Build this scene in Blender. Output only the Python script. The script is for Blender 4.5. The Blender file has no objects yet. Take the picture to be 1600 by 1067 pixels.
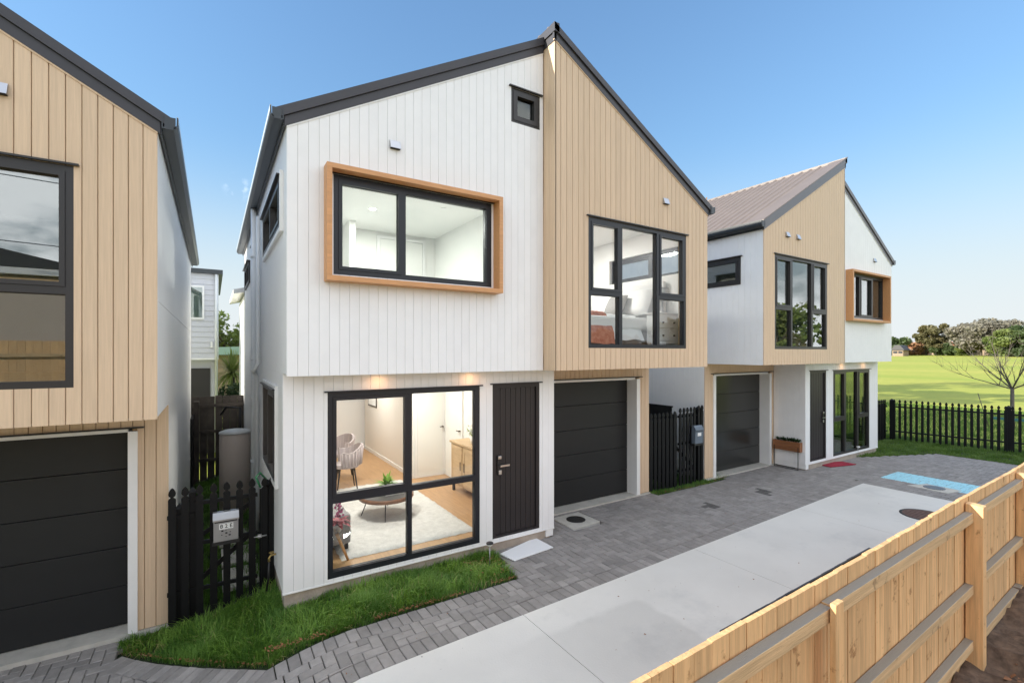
import bpy, math, random
from mathutils import Vector, Matrix, noise
R = random.Random(7)
rad = math.radians
scn = bpy.context.scene
COL = scn.collection
# ------------------------------------------------------------------ camera
cam_d = bpy.data.cameras.new('camera'); cam = bpy.data.objects.new('camera', cam_d); COL.objects.link(cam)
cam.location = (0, 0, 2.62)
cam.rotation_euler = (rad(90), 0, rad(-32.3))
cam_d.sensor_width = 36; cam_d.lens = 740*36/1600
cam_d.shift_y = (550-533.5)/1600
cam_d.clip_start = 0.05; cam_d.clip_end = 3000
scn.camera = cam
# ------------------------------------------------------------------ sky, sun, exposure
SUN = Vector((-1.0, 0.32, 0.405)).normalized()
SUN_EL = math.asin(SUN.z); SUN_ROT = math.atan2(SUN.x, SUN.y)
world = bpy.data.worlds.new("World"); scn.world = world; world.use_nodes = True
nt = world.node_tree; nt.nodes.clear()
def wn(t, **k):
    n = nt.nodes.new(t)
    for a, b in k.items(): setattr(n, a, b)
    return n
out = wn('ShaderNodeOutputWorld'); bg = wn('ShaderNodeBackground'); bg.inputs['Strength'].default_value = 0.15
sky = wn('ShaderNodeTexSky', sky_type='NISHITA', sun_disc=False)
sky.sun_elevation = SUN_EL; sky.sun_rotation = SUN_ROT
sky.altitude = 0; sky.air_density = 1.5; sky.dust_density = 0.0; sky.ozone_density = 5.2
# broken cumulus in the part of the sky behind the photographer (it shows in the window reflections), extended overhead to brighten the ground
tc = wn('ShaderNodeTexCoord'); sx = wn('ShaderNodeSeparateXYZ'); nt.links.new(tc.outputs['Generated'], sx.inputs[0])
dv = wn('ShaderNodeVectorMath', operation='MULTIPLY'); nt.links.new(tc.outputs['Generated'], dv.inputs[0]); dv.inputs[1].default_value = (1, 1, 2.2)
nz = wn('ShaderNodeTexNoise'); nz.inputs['Scale'].default_value = 2.6; nz.inputs['Detail'].default_value = 8; nz.inputs['Roughness'].default_value = 0.58
nt.links.new(dv.outputs[0], nz.inputs['Vector'])
cr = wn('ShaderNodeMapRange'); cr.interpolation_type = 'SMOOTHSTEP'
cr.inputs['From Min'].default_value = 0.42; cr.inputs['From Max'].default_value = 0.55
nt.links.new(nz.outputs['Fac'], cr.inputs['Value'])
my = wn('ShaderNodeMapRange'); my.interpolation_type = 'SMOOTHSTEP'
my.inputs['From Min'].default_value = 0.12; my.inputs['From Max'].default_value = 0.45
dp_ = wn('ShaderNodeVectorMath', operation='DOT_PRODUCT'); nt.links.new(tc.outputs['Generated'], dp_.inputs[0]); dp_.inputs[1].default_value = (0, -1, 0.5)
nt.links.new(dp_.outputs['Value'], my.inputs['Value'])
mm = wn('ShaderNodeMath', operation='MULTIPLY'); nt.links.new(cr.outputs[0], mm.inputs[0]); nt.links.new(my.outputs[0], mm.inputs[1])
# one small wisp over the alley
wd = wn('ShaderNodeVectorMath', operation='DISTANCE'); nt.links.new(tc.outputs['Generated'], wd.inputs[0])
def pix_dir(u, v):
    A = rad(32.3); x = (u-800)/740; z = -(v-550)/740
    return Vector((math.sin(A)+x*math.cos(A), math.cos(A)-x*math.sin(A), z)).normalized()
wd.inputs[1].default_value = pix_dir(371, 293)
wr = wn('ShaderNodeMapRange'); wr.interpolation_type = 'SMOOTHSTEP'; wr.inputs['From Min'].default_value = 0.028; wr.inputs['From Max'].default_value = 0.0
nt.links.new(wd.outputs['Value'], wr.inputs['Value'])
nz2 = wn('ShaderNodeTexNoise'); nz2.inputs['Scale'].default_value = 45; nz2.inputs['Detail'].default_value = 4
nt.links.new(tc.outputs['Generated'], nz2.inputs['Vector'])
w2 = wn('ShaderNodeMapRange'); w2.inputs['From Min'].default_value = 0.50; w2.inputs['From Max'].default_value = 0.80
nt.links.new(nz2.outputs['Fac'], w2.inputs['Value'])
wr.inputs['To Max'].default_value = 0.55
w3 = wn('ShaderNodeMath', operation='MULTIPLY'); nt.links.new(wr.outputs[0], w3.inputs[0]); nt.links.new(w2.outputs[0], w3.inputs[1])
mx = wn('ShaderNodeMath', operation='MAXIMUM'); nt.links.new(mm.outputs[0], mx.inputs[0]); nt.links.new(w3.outputs[0], mx.inputs[1])
CLOUD = (8.0, 8.2, 8.5, 1)
mixc = wn('ShaderNodeMix', data_type='RGBA'); nt.links.new(mx.outputs[0], mixc.inputs[0])
# thin haze evens the sky out towards the horizon
bw = wn('ShaderNodeRGBToBW'); nt.links.new(sky.outputs[0], bw.inputs[0])
h1 = wn('ShaderNodeMath', operation='DIVIDE'); nt.links.new(bw.outputs[0], h1.inputs[0]); h1.inputs[1].default_value = 3.4
h2 = wn('ShaderNodeMath', operation='POWER'); nt.links.new(h1.outputs[0], h2.inputs[0]); h2.inputs[1].default_value = 2
h3 = wn('ShaderNodeMath', operation='ADD'); nt.links.new(h2.outputs[0], h3.inputs[0]); h3.inputs[1].default_value = 1
h4 = wn('ShaderNodeMath', operation='POWER'); nt.links.new(h3.outputs[0], h4.inputs[0]); h4.inputs[1].default_value = -0.5
h5 = wn('ShaderNodeVectorMath', operation='SCALE'); nt.links.new(sky.outputs[0], h5.inputs[0]); nt.links.new(h4.outputs[0], h5.inputs['Scale'])
hz = wn('ShaderNodeMapRange'); hz.interpolation_type = 'SMOOTHERSTEP'; hz.inputs['From Min'].default_value = 0.42; hz.inputs['From Max'].default_value = -0.02; hz.inputs['To Max'].default_value = 0.92
nt.links.new(sx.outputs['Z'], hz.inputs['Value'])
hm = wn('ShaderNodeMix', data_type='RGBA'); nt.links.new(hz.outputs[0], hm.inputs[0]); nt.links.new(h5.outputs[0], hm.inputs[6]); hm.inputs[7].default_value = (3.0, 3.22, 3.42, 1)
nt.links.new(hm.outputs[2], mixc.inputs[6]); mixc.inputs[7].default_value = CLOUD
nt.links.new(mixc.outputs[2], bg.inputs['Color']); nt.links.new(bg.outputs[0], out.inputs[0])

sun_d = bpy.data.lights.new('sun', 'SUN'); sun_d.energy = 4.6; sun_d.angle = rad(0.53); sun_d.color = (1, 0.93, 0.82)
sun = bpy.data.objects.new('sun', sun_d); COL.objects.link(sun)
sun.rotation_euler = (-SUN).to_track_quat('-Z', 'Y').to_euler(); sun.location = SUN*40
scn.view_settings.view_transform = 'Standard'; scn.view_settings.look = 'None'
scn.view_settings.exposure = 0.88; scn.view_settings.gamma = 1; scn.view_settings.use_curve_mapping = False
scn.cycles.max_bounces = 8; scn.cycles.transparent_max_bounces = 12; scn.cycles.caustics_reflective = False; scn.cycles.caustics_refractive = False

# ------------------------------------------------------------------ materials
def mat(name, col, rough=0.5, metal=0.0, spec=None, var=0.0, scale=6.0, stretch=(1, 1, 1), bump=0.0, bscale=40, col2=None, rnd=0.0, detail=5, emit=None, estr=0, coat=0, dirt=None):
    m = bpy.data.materials.new(name); m.use_nodes = True; t = m.node_tree; n = t.nodes; L = t.links
    p = n['Principled BSDF']; p.inputs['Roughness'].default_value = rough; p.inputs['Metallic'].default_value = metal
    if spec is not None: p.inputs['Specular IOR Level'].default_value = spec
    if coat: p.inputs['Coat Weight'].default_value = coat
    c = (*col, 1); p.inputs['Base Color'].default_value = c
    src = None
    tcn = n.new('ShaderNodeTexCoord'); mp = n.new('ShaderNodeMapping'); mp.inputs['Scale'].default_value = stretch
    L.new(tcn.outputs['Object'], mp.inputs['Vector'])
    if rnd:
        oi = n.new('ShaderNodeObjectInfo'); ad = n.new('ShaderNodeVectorMath'); ad.operation = 'MULTIPLY_ADD'
        L.new(oi.outputs['Random'], ad.inputs[0]); ad.inputs[1].default_value = (37, 23, 71); L.new(mp.outputs[0], ad.inputs[2]); vec = ad.outputs[0]
    else: vec = mp.outputs[0]
    if var or col2:
        nz = n.new('ShaderNodeTexNoise'); nz.inputs['Scale'].default_value = scale; nz.inputs['Detail'].default_value = detail; nz.inputs['Roughness'].default_value = 0.6
        L.new(vec, nz.inputs['Vector'])
        r = n.new('ShaderNodeMapRange'); r.inputs['From Min'].default_value = 0.3; r.inputs['From Max'].default_value = 0.7; L.new(nz.outputs['Fac'], r.inputs['Value'])
        mi = n.new('ShaderNodeMix'); mi.data_type = 'RGBA'; L.new(r.outputs[0], mi.inputs[0])
        if col2 is None: col2 = tuple(x*(1-var) for x in col); c = tuple(min(1, x*(1+var*0.6)) for x in col)+(1,)
        mi.inputs[6].default_value = c; mi.inputs[7].default_value = (*col2, 1); src = mi.outputs[2]
    if dirt:
        nz3 = n.new('ShaderNodeTexNoise'); nz3.inputs['Scale'].default_value = dirt[1]; nz3.inputs['Detail'].default_value = 6; nz3.inputs['Roughness'].default_value = 0.7
        L.new(tcn.outputs['Object'], nz3.inputs['Vector'])
        r3 = n.new('ShaderNodeMapRange'); r3.inputs['From Min'].default_value = dirt[2]; r3.inputs['From Max'].default_value = dirt[3]; L.new(nz3.outputs['Fac'], r3.inputs['Value'])
        m3 = n.new('ShaderNodeMix'); m3.data_type = 'RGBA'; L.new(r3.outputs[0], m3.inputs[0])
        if src: L.new(src, m3.inputs[6])
        else: m3.inputs[6].default_value = c
        m3.inputs[7].default_value = (*dirt[0], 1); src = m3.outputs[2]
    if rnd:
        hs = n.new('ShaderNodeHueSaturation'); mr = n.new('ShaderNodeMapRange'); mr.inputs['To Min'].default_value = 1-rnd; mr.inputs['To Max'].default_value = 1+rnd
        L.new(oi.outputs['Random'], mr.inputs['Value']); L.new(mr.outputs[0], hs.inputs['Value'])
        if src: L.new(src, hs.inputs['Color'])
        else: hs.inputs['Color'].default_value = c
        src = hs.outputs[0]
    if src: L.new(src, p.inputs['Base Color'])
    if bump:
        b = n.new('ShaderNodeTexNoise'); b.inputs['Scale'].default_value = bscale; b.inputs['Detail'].default_value = 4; L.new(vec, b.inputs['Vector'])
        bp = n.new('ShaderNodeBump'); bp.inputs['Strength'].default_value = bump; bp.inputs['Distance'].default_value = 0.01; L.new(b.outputs['Fac'], bp.inputs['Height']); L.new(bp.outputs[0], p.inputs['Normal'])
    if emit: p.inputs['Emission Color'].default_value = (*emit, 1); p.inputs['Emission Strength'].default_value = estr
    return m
def glass(name, tint=(1, 1, 1), ior=1.5, rough=0.0):
    m = bpy.data.materials.new(name); m.use_nodes = True; t = m.node_tree; n = t.nodes; L = t.links; n.clear()
    o = n.new('ShaderNodeOutputMaterial'); mi = n.new('ShaderNodeMixShader'); tr = n.new('ShaderNodeBsdfTransparent'); gl = n.new('ShaderNodeBsdfGlossy'); fr = n.new('ShaderNodeFresnel')
    fr.inputs['IOR'].default_value = ior; gl.inputs['Roughness'].default_value = rough; tr.inputs['Color'].default_value = (*tint, 1)
    ge = n.new('ShaderNodeNewGeometry'); mr = n.new('ShaderNodeMapRange'); mr.inputs['To Min'].default_value = ior; mr.inputs['To Max'].default_value = 1/ior
    L.new(ge.outputs['Backfacing'], mr.inputs['Value']); L.new(mr.outputs[0], fr.inputs['IOR'])
    L.new(fr.outputs[0], mi.inputs[0]); L.new(tr.outputs[0], mi.inputs[1]); L.new(gl.outputs[0], mi.inputs[2]); L.new(mi.outputs[0], o.inputs[0])
    return m
def leafmat(name, col, col2, rough=0.55, tr=0.35, scale=0.6):
    m = mat(name, col, rough, col2=col2, scale=scale, rnd=0.0)
    t = m.node_tree; n = t.nodes; L = t.links; p = n['Principled BSDF']; o = n['Material Output']
    td = n.new('ShaderNodeBsdfTranslucent'); mi = n.new('ShaderNodeMixShader'); mi.inputs[0].default_value = tr
    src = p.inputs['Base Color'].links[0].from_socket; L.new(src, td.inputs['Color'])
    L.new(p.outputs[0], mi.inputs[1]); L.new(td.outputs[0], mi.inputs[2]); L.new(mi.outputs[0], o.inputs[0])
    return m
M = {}
M['white'] = mat('white_painted_cladding', (0.83, 0.83, 0.83), 0.42, var=0.035, scale=3, rnd=0.012, bump=0.05, bscale=60)
M['whitewall'] = mat('white_painted_sheet', (0.84, 0.84, 0.83), 0.45, var=0.03, scale=1.5)
M['trimwhite'] = mat('white_trim', (0.82, 0.82, 0.81), 0.4, var=0.03, scale=5)
M['timber'] = mat('pale_stained_timber', (0.655, 0.488, 0.333), 0.6, var=0.10, scale=5, stretch=(14, 14, 0.5), rnd=0.035, bump=0.18, bscale=22)
M['timber_shade'] = mat('timber_groove_shade', (0.36, 0.24, 0.13), 0.7)  # same stained timber darkened, putting shade into the board grooves
M['cedar'] = mat('cedar_window_box', (0.60, 0.30, 0.125), 0.5, var=0.15, scale=5, stretch=(1, 9, 9), rnd=0.03)
M['alu'] = mat('charcoal_aluminium', (0.013, 0.015, 0.021), 0.38, spec=0.4)
M['alu2'] = mat('bronze_aluminium', (0.032, 0.030, 0.030), 0.38, spec=0.4)
M['barge'] = mat('grey_painted_barge', (0.042, 0.040, 0.046), 0.42, var=0.12, scale=4)
M['barge_skylit'] = mat('sky_lit_barge', (0.13, 0.125, 0.135), 0.4, var=0.1, scale=3)  # barge grey lightened to paint in the sky it reflects
M['roof'] = mat('brown_grey_roofing', (0.185, 0.150, 0.130), 0.45, metal=0.0, var=0.08, scale=2, spec=0.4)
M['gutter'] = mat('slate_gutter', (0.035, 0.042, 0.048), 0.35, spec=0.5)
M['gutter_lit'] = mat('lit_gutter_edge', (0.45, 0.50, 0.52), 0.35)  # light along the outer gutter lip put into its colour
M['garage'] = mat('charcoal_garage_steel', (0.016, 0.017, 0.018), 0.45, spec=0.35, var=0.1, scale=1.2, stretch=(1, 1, 3), bump=0.06, bscale=120)
M['garagegloss'] = mat('satin_garage_steel', (0.022, 0.023, 0.022), 0.22, spec=0.6, bump=0.02, bscale=5)
M['door'] = mat('charcoal_door', (0.027, 0.023, 0.024), 0.42, spec=0.35, var=0.06, scale=2)
M['steel'] = mat('brushed_steel', (0.55, 0.55, 0.56), 0.3, metal=1)
M['satin'] = mat('satin_steel_box', (0.40, 0.40, 0.41), 0.4, metal=0.7, var=0.05)
M['bluegrey'] = mat('bluegrey_steel_box', (0.16, 0.20, 0.25), 0.4, metal=0.3)
M['black'] = mat('black_painted_pickets', (0.005, 0.0055, 0.0065), 0.5, spec=0.25, var=0.3, scale=8)
M['blackpl'] = mat('black_plastic', (0.012, 0.012, 0.013), 0.4)
M['conc'] = mat('driveway_concrete', (0.64, 0.625, 0.585), 0.85, var=0.07, scale=0.9, detail=9, bump=0.15, bscale=60, dirt=((0.50, 0.495, 0.475), 0.55, 0.54, 0.72))
def stain(m):
    t = m.node_tree; p = t.nodes['Principled BSDF']; src = p.inputs['Base Color'].links[0].from_socket; N = t.nodes.new; L = t.links.new
    ge = N('ShaderNodeNewGeometry'); nz = N('ShaderNodeTexNoise'); nz.inputs['Scale'].default_value = 5; nz.inputs['Detail'].default_value = 6; L(ge.outputs['Position'], nz.inputs['Vector'])
    ad = N('ShaderNodeVectorMath'); ad.operation = 'MULTIPLY_ADD'; L(nz.outputs['Color'], ad.inputs[0]); ad.inputs[1].default_value = (0.16, 0.16, 0); L(ge.outputs['Position'], ad.inputs[2])
    sp = N('ShaderNodeSeparateXYZ'); L(ad.outputs[0], sp.inputs[0]); outs = []
    for ax, a, b in (('X', 3.93, 3.87), ('X', 2.2, 2.9), ('Y', 3.66, 3.58)):
        r = N('ShaderNodeMapRange'); r.inputs['From Min'].default_value = a; r.inputs['From Max'].default_value = b; L(sp.outputs[ax], r.inputs['Value']); outs.append(r.outputs[0])
    q = outs[0]
    for o in outs[1:]:
        k = N('ShaderNodeMath'); k.operation = 'MULTIPLY'; L(q, k.inputs[0]); L(o, k.inputs[1]); q = k.outputs[0]
    k = N('ShaderNodeMath'); k.operation = 'MULTIPLY'; L(q, k.inputs[0]); k.inputs[1].default_value = 0.20
    # fine dark specks
    vz = N('ShaderNodeTexNoise'); vz.inputs['Scale'].default_value = 26; vz.inputs['Detail'].default_value = 2; L(ge.outputs['Position'], vz.inputs['Vector'])
    vr = N('ShaderNodeMapRange'); vr.inputs['From Min'].default_value = 0.74; vr.inputs['From Max'].default_value = 0.80; L(vz.outputs['Fac'], vr.inputs['Value'])
    mxx = N('ShaderNodeMath'); mxx.operation = 'MAXIMUM'; L(k.outputs[0], mxx.inputs[0]); L(vr.outputs[0], mxx.inputs[1])
    x = N('ShaderNodeMix'); x.data_type = 'RGBA'; L(mxx.outputs[0], x.inputs[0]); L(src, x.inputs[6]); x.inputs[7].default_value = (0.24, 0.23, 0.21, 1); L(x.outputs[2], p.inputs['Base Color'])
stain(M['conc'])
M['concslab'] = mat('cast_concrete', (0.50, 0.48, 0.43), 0.85, var=0.15, scale=6, bump=0.3, bscale=50)
M['block'] = mat('foundation_block', (0.42, 0.36, 0.30), 0.9, var=0.2, scale=5, bump=0.5, bscale=45)
M['paver'] = mat('grey_paver', (0.262, 0.245, 0.232), 0.85, var=0.16, scale=9, rnd=0.20, bump=0.35, bscale=70, dirt=((0.33, 0.315, 0.295), 1.3, 0.58, 0.8))
M['paverdark'] = mat('dark_paver', (0.06, 0.058, 0.06), 0.8, var=0.2, scale=9, bump=0.3)
M['bluepaint'] = mat('pale_blue_paint', (0.30, 0.58, 0.70), 0.7, var=0.08, scale=14, rnd=0.06, bump=0.2, bscale=60)
M['bed'] = mat('paving_sand', (0.03, 0.027, 0.024), 0.95, var=0.3, scale=30)
M['soil'] = mat('bare_soil', (0.055, 0.034, 0.022), 0.95, col2=(0.19, 0.125, 0.085), scale=16, bump=1.0, bscale=30)
M['grassbase'] = mat('lawn_base', (0.018, 0.032, 0.008), 0.9, var=0.3, scale=10)
M['field'] = mat('mown_field', (0.24, 0.31, 0.022), 0.85, col2=(0.44, 0.40, 0.065), scale=0.11, stretch=(1, 0.12, 1), detail=9, bump=1.0, bscale=5, dirt=((0.25, 0.29, 0.03), 1.6, 0.45, 0.75))
M['pine'] = mat('new_pine', (0.76, 0.46, 0.215), 0.65, var=0.26, scale=3.2, stretch=(16, 16, 0.8), rnd=0.10, bump=0.3, bscale=16, dirt=((0.36, 0.17, 0.06), 11, 0.60, 0.68))
M['pineend'] = mat('sawn_pine_end', (0.70, 0.52, 0.30), 0.8, var=0.2, scale=20)
M['pine_skytop'] = mat('sky_topped_rail', (0.66, 0.44, 0.23), 0.7, var=0.25, scale=3, stretch=(0.8, 16, 16), rnd=0.08, bump=0.3, bscale=16, dirt=((0.22, 0.13, 0.06), 6, 0.6, 0.7))
def top_sky_tint(m, col):  # tints upward faces with the grey of sky light
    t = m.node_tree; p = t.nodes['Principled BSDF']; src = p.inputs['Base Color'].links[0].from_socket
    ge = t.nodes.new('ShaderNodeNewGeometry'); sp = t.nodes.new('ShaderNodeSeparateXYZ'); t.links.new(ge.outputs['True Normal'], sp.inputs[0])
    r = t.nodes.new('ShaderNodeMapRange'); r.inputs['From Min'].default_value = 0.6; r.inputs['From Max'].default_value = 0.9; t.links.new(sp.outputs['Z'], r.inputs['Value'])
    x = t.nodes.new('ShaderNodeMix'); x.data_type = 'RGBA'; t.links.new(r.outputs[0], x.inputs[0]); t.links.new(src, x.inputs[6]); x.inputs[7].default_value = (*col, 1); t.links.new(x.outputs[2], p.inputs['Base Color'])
top_sky_tint(M['pine_skytop'], (0.27, 0.245, 0.205))
M['oldtimber'] = mat('old_dark_palings', (0.055, 0.045, 0.038), 0.85, var=0.35, scale=6, rnd=0.2)
M['blade'] = leafmat('grass_blade', (0.075, 0.19, 0.025), (0.17, 0.32, 0.05), tr=0.45, scale=2.5)
M['blade2'] = leafmat('lawn_blade', (0.085, 0.18, 0.022), (0.18, 0.28, 0.05), tr=0.45, scale=1.5)
M['bladelight'] = leafmat('bright_grass_blade', (0.16, 0.32, 0.04), (0.26, 0.42, 0.07), tr=0.45, scale=2.5)
M['bladedry'] = leafmat('dry_grass_blade', (0.36, 0.30, 0.12), (0.45, 0.38, 0.17), tr=0.3, scale=2.5)
M['litter'] = mat('dry_leaf_litter', (0.26, 0.11, 0.045), 0.8, var=0.4, scale=40)
M['iron'] = mat('cast_iron_cover', (0.022, 0.020, 0.018), 0.6, var=0.3, scale=30, bump=0.8, bscale=60)
M['rustiron'] = mat('rusty_iron_cover', (0.12, 0.065, 0.050), 0.75, var=0.3, scale=18, bump=0.7, bscale=70)
M['glass'] = glass('clear_glass', (0.97, 0.985, 0.975), 1.45)
M['glassr'] = glass('reflective_glass', (0.72, 0.78, 0.76), 2.9)
M['glassg'] = glass('grey_tint_glass', (0.66, 0.72, 0.66), 1.7)
M['inwall'] = mat('interior_paint', (0.76, 0.72, 0.66), 0.7)
M['inwhite'] = mat('interior_white', (0.80, 0.80, 0.77), 0.65)
M['oak'] = mat('oak_floor', (0.46, 0.27, 0.13), 0.42, var=0.16, scale=4, stretch=(9, 0.7, 1), rnd=0.05)
M['rug'] = mat('shag_rug', (0.66, 0.65, 0.62), 0.95, var=0.12, scale=14, bump=1.0, bscale=45)
M['fabric'] = mat('grey_fabric', (0.28, 0.27, 0.265), 0.9, var=0.08, scale=30, bump=0.3, bscale=150)
M['pinkgrey'] = mat('striped_velvet', (0.50, 0.44, 0.45), 0.8, var=0.25, scale=9, stretch=(3, 3, 0.05))
M['walnut'] = mat('walnut_veneer', (0.22, 0.10, 0.05), 0.4, var=0.25, scale=8)
M['lightwood'] = mat('light_oak_veneer', (0.52, 0.37, 0.22), 0.5, var=0.12, scale=5, stretch=(1, 1, 6))
M['beech'] = mat('beech_leg', (0.55, 0.30, 0.12), 0.5)
M['linen'] = mat('white_linen', (0.80, 0.80, 0.80), 0.85, bump=0.3, bscale=8)
M['throw'] = mat('rust_checked_throw', (0.40, 0.10, 0.055), 0.9, col2=(0.62, 0.27, 0.18), scale=12)
M['leafg'] = leafmat('houseplant_leaf', (0.16, 0.36, 0.05), (0.30, 0.48, 0.08), scale=5)
M['pink'] = mat('orchid_flower', (0.36, 0.05, 0.16), 0.6)
M['redleaf'] = mat('red_bromeliad_leaf', (0.30, 0.03, 0.05), 0.5)
M['paper'] = mat('white_print', (0.82, 0.82, 0.80), 0.6)
M['ink'] = mat('black_print', (0.01, 0.01, 0.012), 0.6)
M['bluepic'] = mat('blue_ink_print', (0.75, 0.80, 0.80), 0.6, col2=(0.20, 0.48, 0.60), scale=9)
M['redmat'] = mat('crimson_doormat', (0.30, 0.012, 0.035), 0.95, bump=0.6, bscale=150)
M['whitemat'] = mat('pale_ribbed_mat', (0.80, 0.81, 0.82), 0.85, bump=0.5, bscale=120)
M['teak'] = mat('teak_planter', (0.27, 0.11, 0.045), 0.6, var=0.3, scale=6, stretch=(1, 1, 10), rnd=0.1)
M['succ'] = mat('succulent_leaf', (0.035, 0.075, 0.03), 0.5, var=0.3, scale=20)
M['tank'] = mat('beige_tank_steel', (0.56, 0.47, 0.40), 0.45, var=0.04, scale=2)
M['tanktop'] = mat('pale_tank_lid', (0.62, 0.62, 0.60), 0.4)
M['pvc'] = mat('white_pvc', (0.74, 0.76, 0.76), 0.35)
M['brass'] = mat('weathered_brass', (0.45, 0.32, 0.12), 0.4, metal=0.8)
M['bark'] = mat('grey_bark', (0.14, 0.115, 0.095), 0.9, var=0.3, scale=10, bump=0.6, bscale=30)
M['greyboard'] = mat('pale_grey_weatherboard', (0.55, 0.56, 0.60), 0.5, rnd=0.02)
M['greenroof'] = mat('pale_green_roof', (0.26, 0.38, 0.33), 0.5)
M['brick'] = mat('far_brick', (0.34, 0.25, 0.18), 0.9, var=0.3, scale=3)
M['tileroof'] = mat('terracotta_roof', (0.36, 0.15, 0.09), 0.8, var=0.2, scale=3)
M['warmlamp'] = mat('warm_lamp', (1, 0.8, 0.5), 0.5, emit=(1, 0.58, 0.26), estr=8)
M['whitelamp'] = mat('white_lamp', (1, 1, 1), 0.5, emit=(1, 0.95, 0.86), estr=14)
M['shade'] = mat('striped_lamp_shade', (0.62, 0.62, 0.60), 0.8, col2=(0.22, 0.22, 0.22), scale=1.0, stretch=(0.01, 0.01, 18))
M['hose'] = mat('green_hose', (0.05, 0.30, 0.12), 0.4)
M['plastic'] = mat('clear_plastic_film', (0.75, 0.75, 0.74), 0.3)

# ------------------------------------------------------------------ mesh helpers
class MB:
    def __init__(s): s.v = []; s.f = []; s.sm = []
    def quad(s, pts, smooth=False):
        b = len(s.v); s.v += [tuple(p) for p in pts]; s.f.append(tuple(range(b, b+len(pts)))); s.sm.append(smooth)
    def face(s, idx, smooth=False): s.f.append(tuple(idx)); s.sm.append(smooth)
    def box(s, x0, x1, y0, y1, z0, z1, c=0.0):
        if x1 < x0: x0, x1 = x1, x0
        if y1 < y0: y0, y1 = y1, y0
        if z1 < z0: z0, z1 = z1, z0
        b = len(s.v)
        s.v += [(x, y, z) for z in (z0, z1) for y in (y0, y1) for x in (x0, x1)]
        for f in ((0, 2, 3, 1), (4, 5, 7, 6), (0, 1, 5, 4), (2, 6, 7, 3), (0, 4, 6, 2), (1, 3, 7, 5)): s.face([b+i for i in f])
        return s
    def prism(s, prof, fn, h0, h1):
        """closed profile [(a,b)], fn(a,b,h)->xyz; h0/h1 number or callable(a,b)"""
        n = len(prof); b = len(s.v)
        for h in (h0, h1):
            for a, c in prof: s.v.append(tuple(fn(a, c, h(a, c) if callable(h) else h)))
        for i in range(n):
            j = (i+1) % n; s.face((b+i, b+j, b+n+j, b+n+i))
        s.face([b+i for i in range(n)][::-1]); s.face([b+n+i for i in range(n)])
        return s
    def tube(s, pts, rs, seg=8, cap=True, smooth=True):
        pts = [Vector(p) for p in pts]
        if not hasattr(rs, '__len__'): rs = [rs]*len(pts)
        b = len(s.v); up0 = None
        for i, p in enumerate(pts):
            d = (pts[min(i+1, len(pts)-1)]-pts[max(i-1, 0)]).normalized()
            up = Vector((0, 0, 1)) if abs(d.z) < 0.95 else Vector((1, 0, 0))
            if up0 is not None and abs(up0.dot(d)) < 0.95: up = up0
            a = d.cross(up).normalized(); c = a.cross(d).normalized(); up0 = c
            for k in range(seg):
                t = 2*math.pi*k/seg; s.v.append(tuple(p+(a*math.cos(t)+c*math.sin(t))*rs[i]))
        for i in range(len(pts)-1):
            for k in range(seg):
                l = (k+1) % seg; s.face((b+i*seg+k, b+i*seg+l, b+(i+1)*seg+l, b+(i+1)*seg+k), smooth)
        if cap:
            s.face([b+k for k in range(seg)][::-1]); e = b+(len(pts)-1)*seg; s.face([e+k for k in range(seg)])
        return s
    def lathe(s, prof, cx, cy, seg=20, smooth=True):
        b = len(s.v)
        for r, z in prof:
            for k in range(seg):
                t = 2*math.pi*k/seg; s.v.append((cx+r*math.cos(t), cy+r*math.sin(t), z))
        for i in range(len(prof)-1):
            for k in range(seg):
                l = (k+1) % seg; s.face((b+i*seg+k, b+i*seg+l, b+(i+1)*seg+l, b+(i+1)*seg+k), smooth)
        s.face([b+k for k in range(seg)][::-1]); e = b+(len(prof)-1)*seg; s.face([e+k for k in range(seg)])
        return s
    def mesh(s, name, m):
        me = bpy.data.meshes.new(name); me.from_pydata(s.v, [], s.f)
        if any(s.sm): me.polygons.foreach_set('use_smooth', s.sm)
        if m is not None: me.materials.append(m)
        me.update(); return me
    def build(s, name, m, parent=None, bevel=0.0, fix=True, **tags):
        me = s.mesh(name, m)
        if fix:
            import bmesh
            bm = bmesh.new(); bm.from_mesh(me); bmesh.ops.recalc_face_normals(bm, faces=bm.faces); bm.to_mesh(me); bm.free()
        o = bpy.data.objects.new(name, me); COL.objects.link(o)
        if parent is not None: o.parent = parent; o.matrix_parent_inverse = parent.matrix_world.inverted()
        if bevel:
            bv = o.modifiers.new('bevel', 'BEVEL'); bv.width = bevel; bv.segments = 2; bv.limit_method = 'ANGLE'
        tag(o, **tags); return o
def tag(o, label=None, cat=None, group=None, kind=None):
    if label: o['label'] = label
    if cat: o['category'] = cat
    if group: o['group'] = group
    if kind: o['kind'] = kind
    return o
def thing(name, loc, label, cat, group=None, rz=0):
    o = bpy.data.objects.new(name, None); o.empty_display_size = 0.1; o.location = loc; o.rotation_euler = (0, 0, rz); COL.objects.link(o)
    o.matrix_world = Matrix.Translation(loc) @ Matrix.Rotation(rz, 4, 'Z')
    return tag(o, label, cat, group)
def inst(name, me, parent, loc, rot=(0, 0, 0), **tags):
    o = bpy.data.objects.new(name, me); COL.objects.link(o); o.parent = parent
    o.location = loc; o.rotation_euler = rot; tag(o, **tags); return o
def bx(name, m, parent, x0, x1, y0, y1, z0, z1, bevel=0.0, **tags):
    return MB().box(x0, x1, y0, y1, z0, z1).build(name, m, parent, bevel, **tags)
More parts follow.
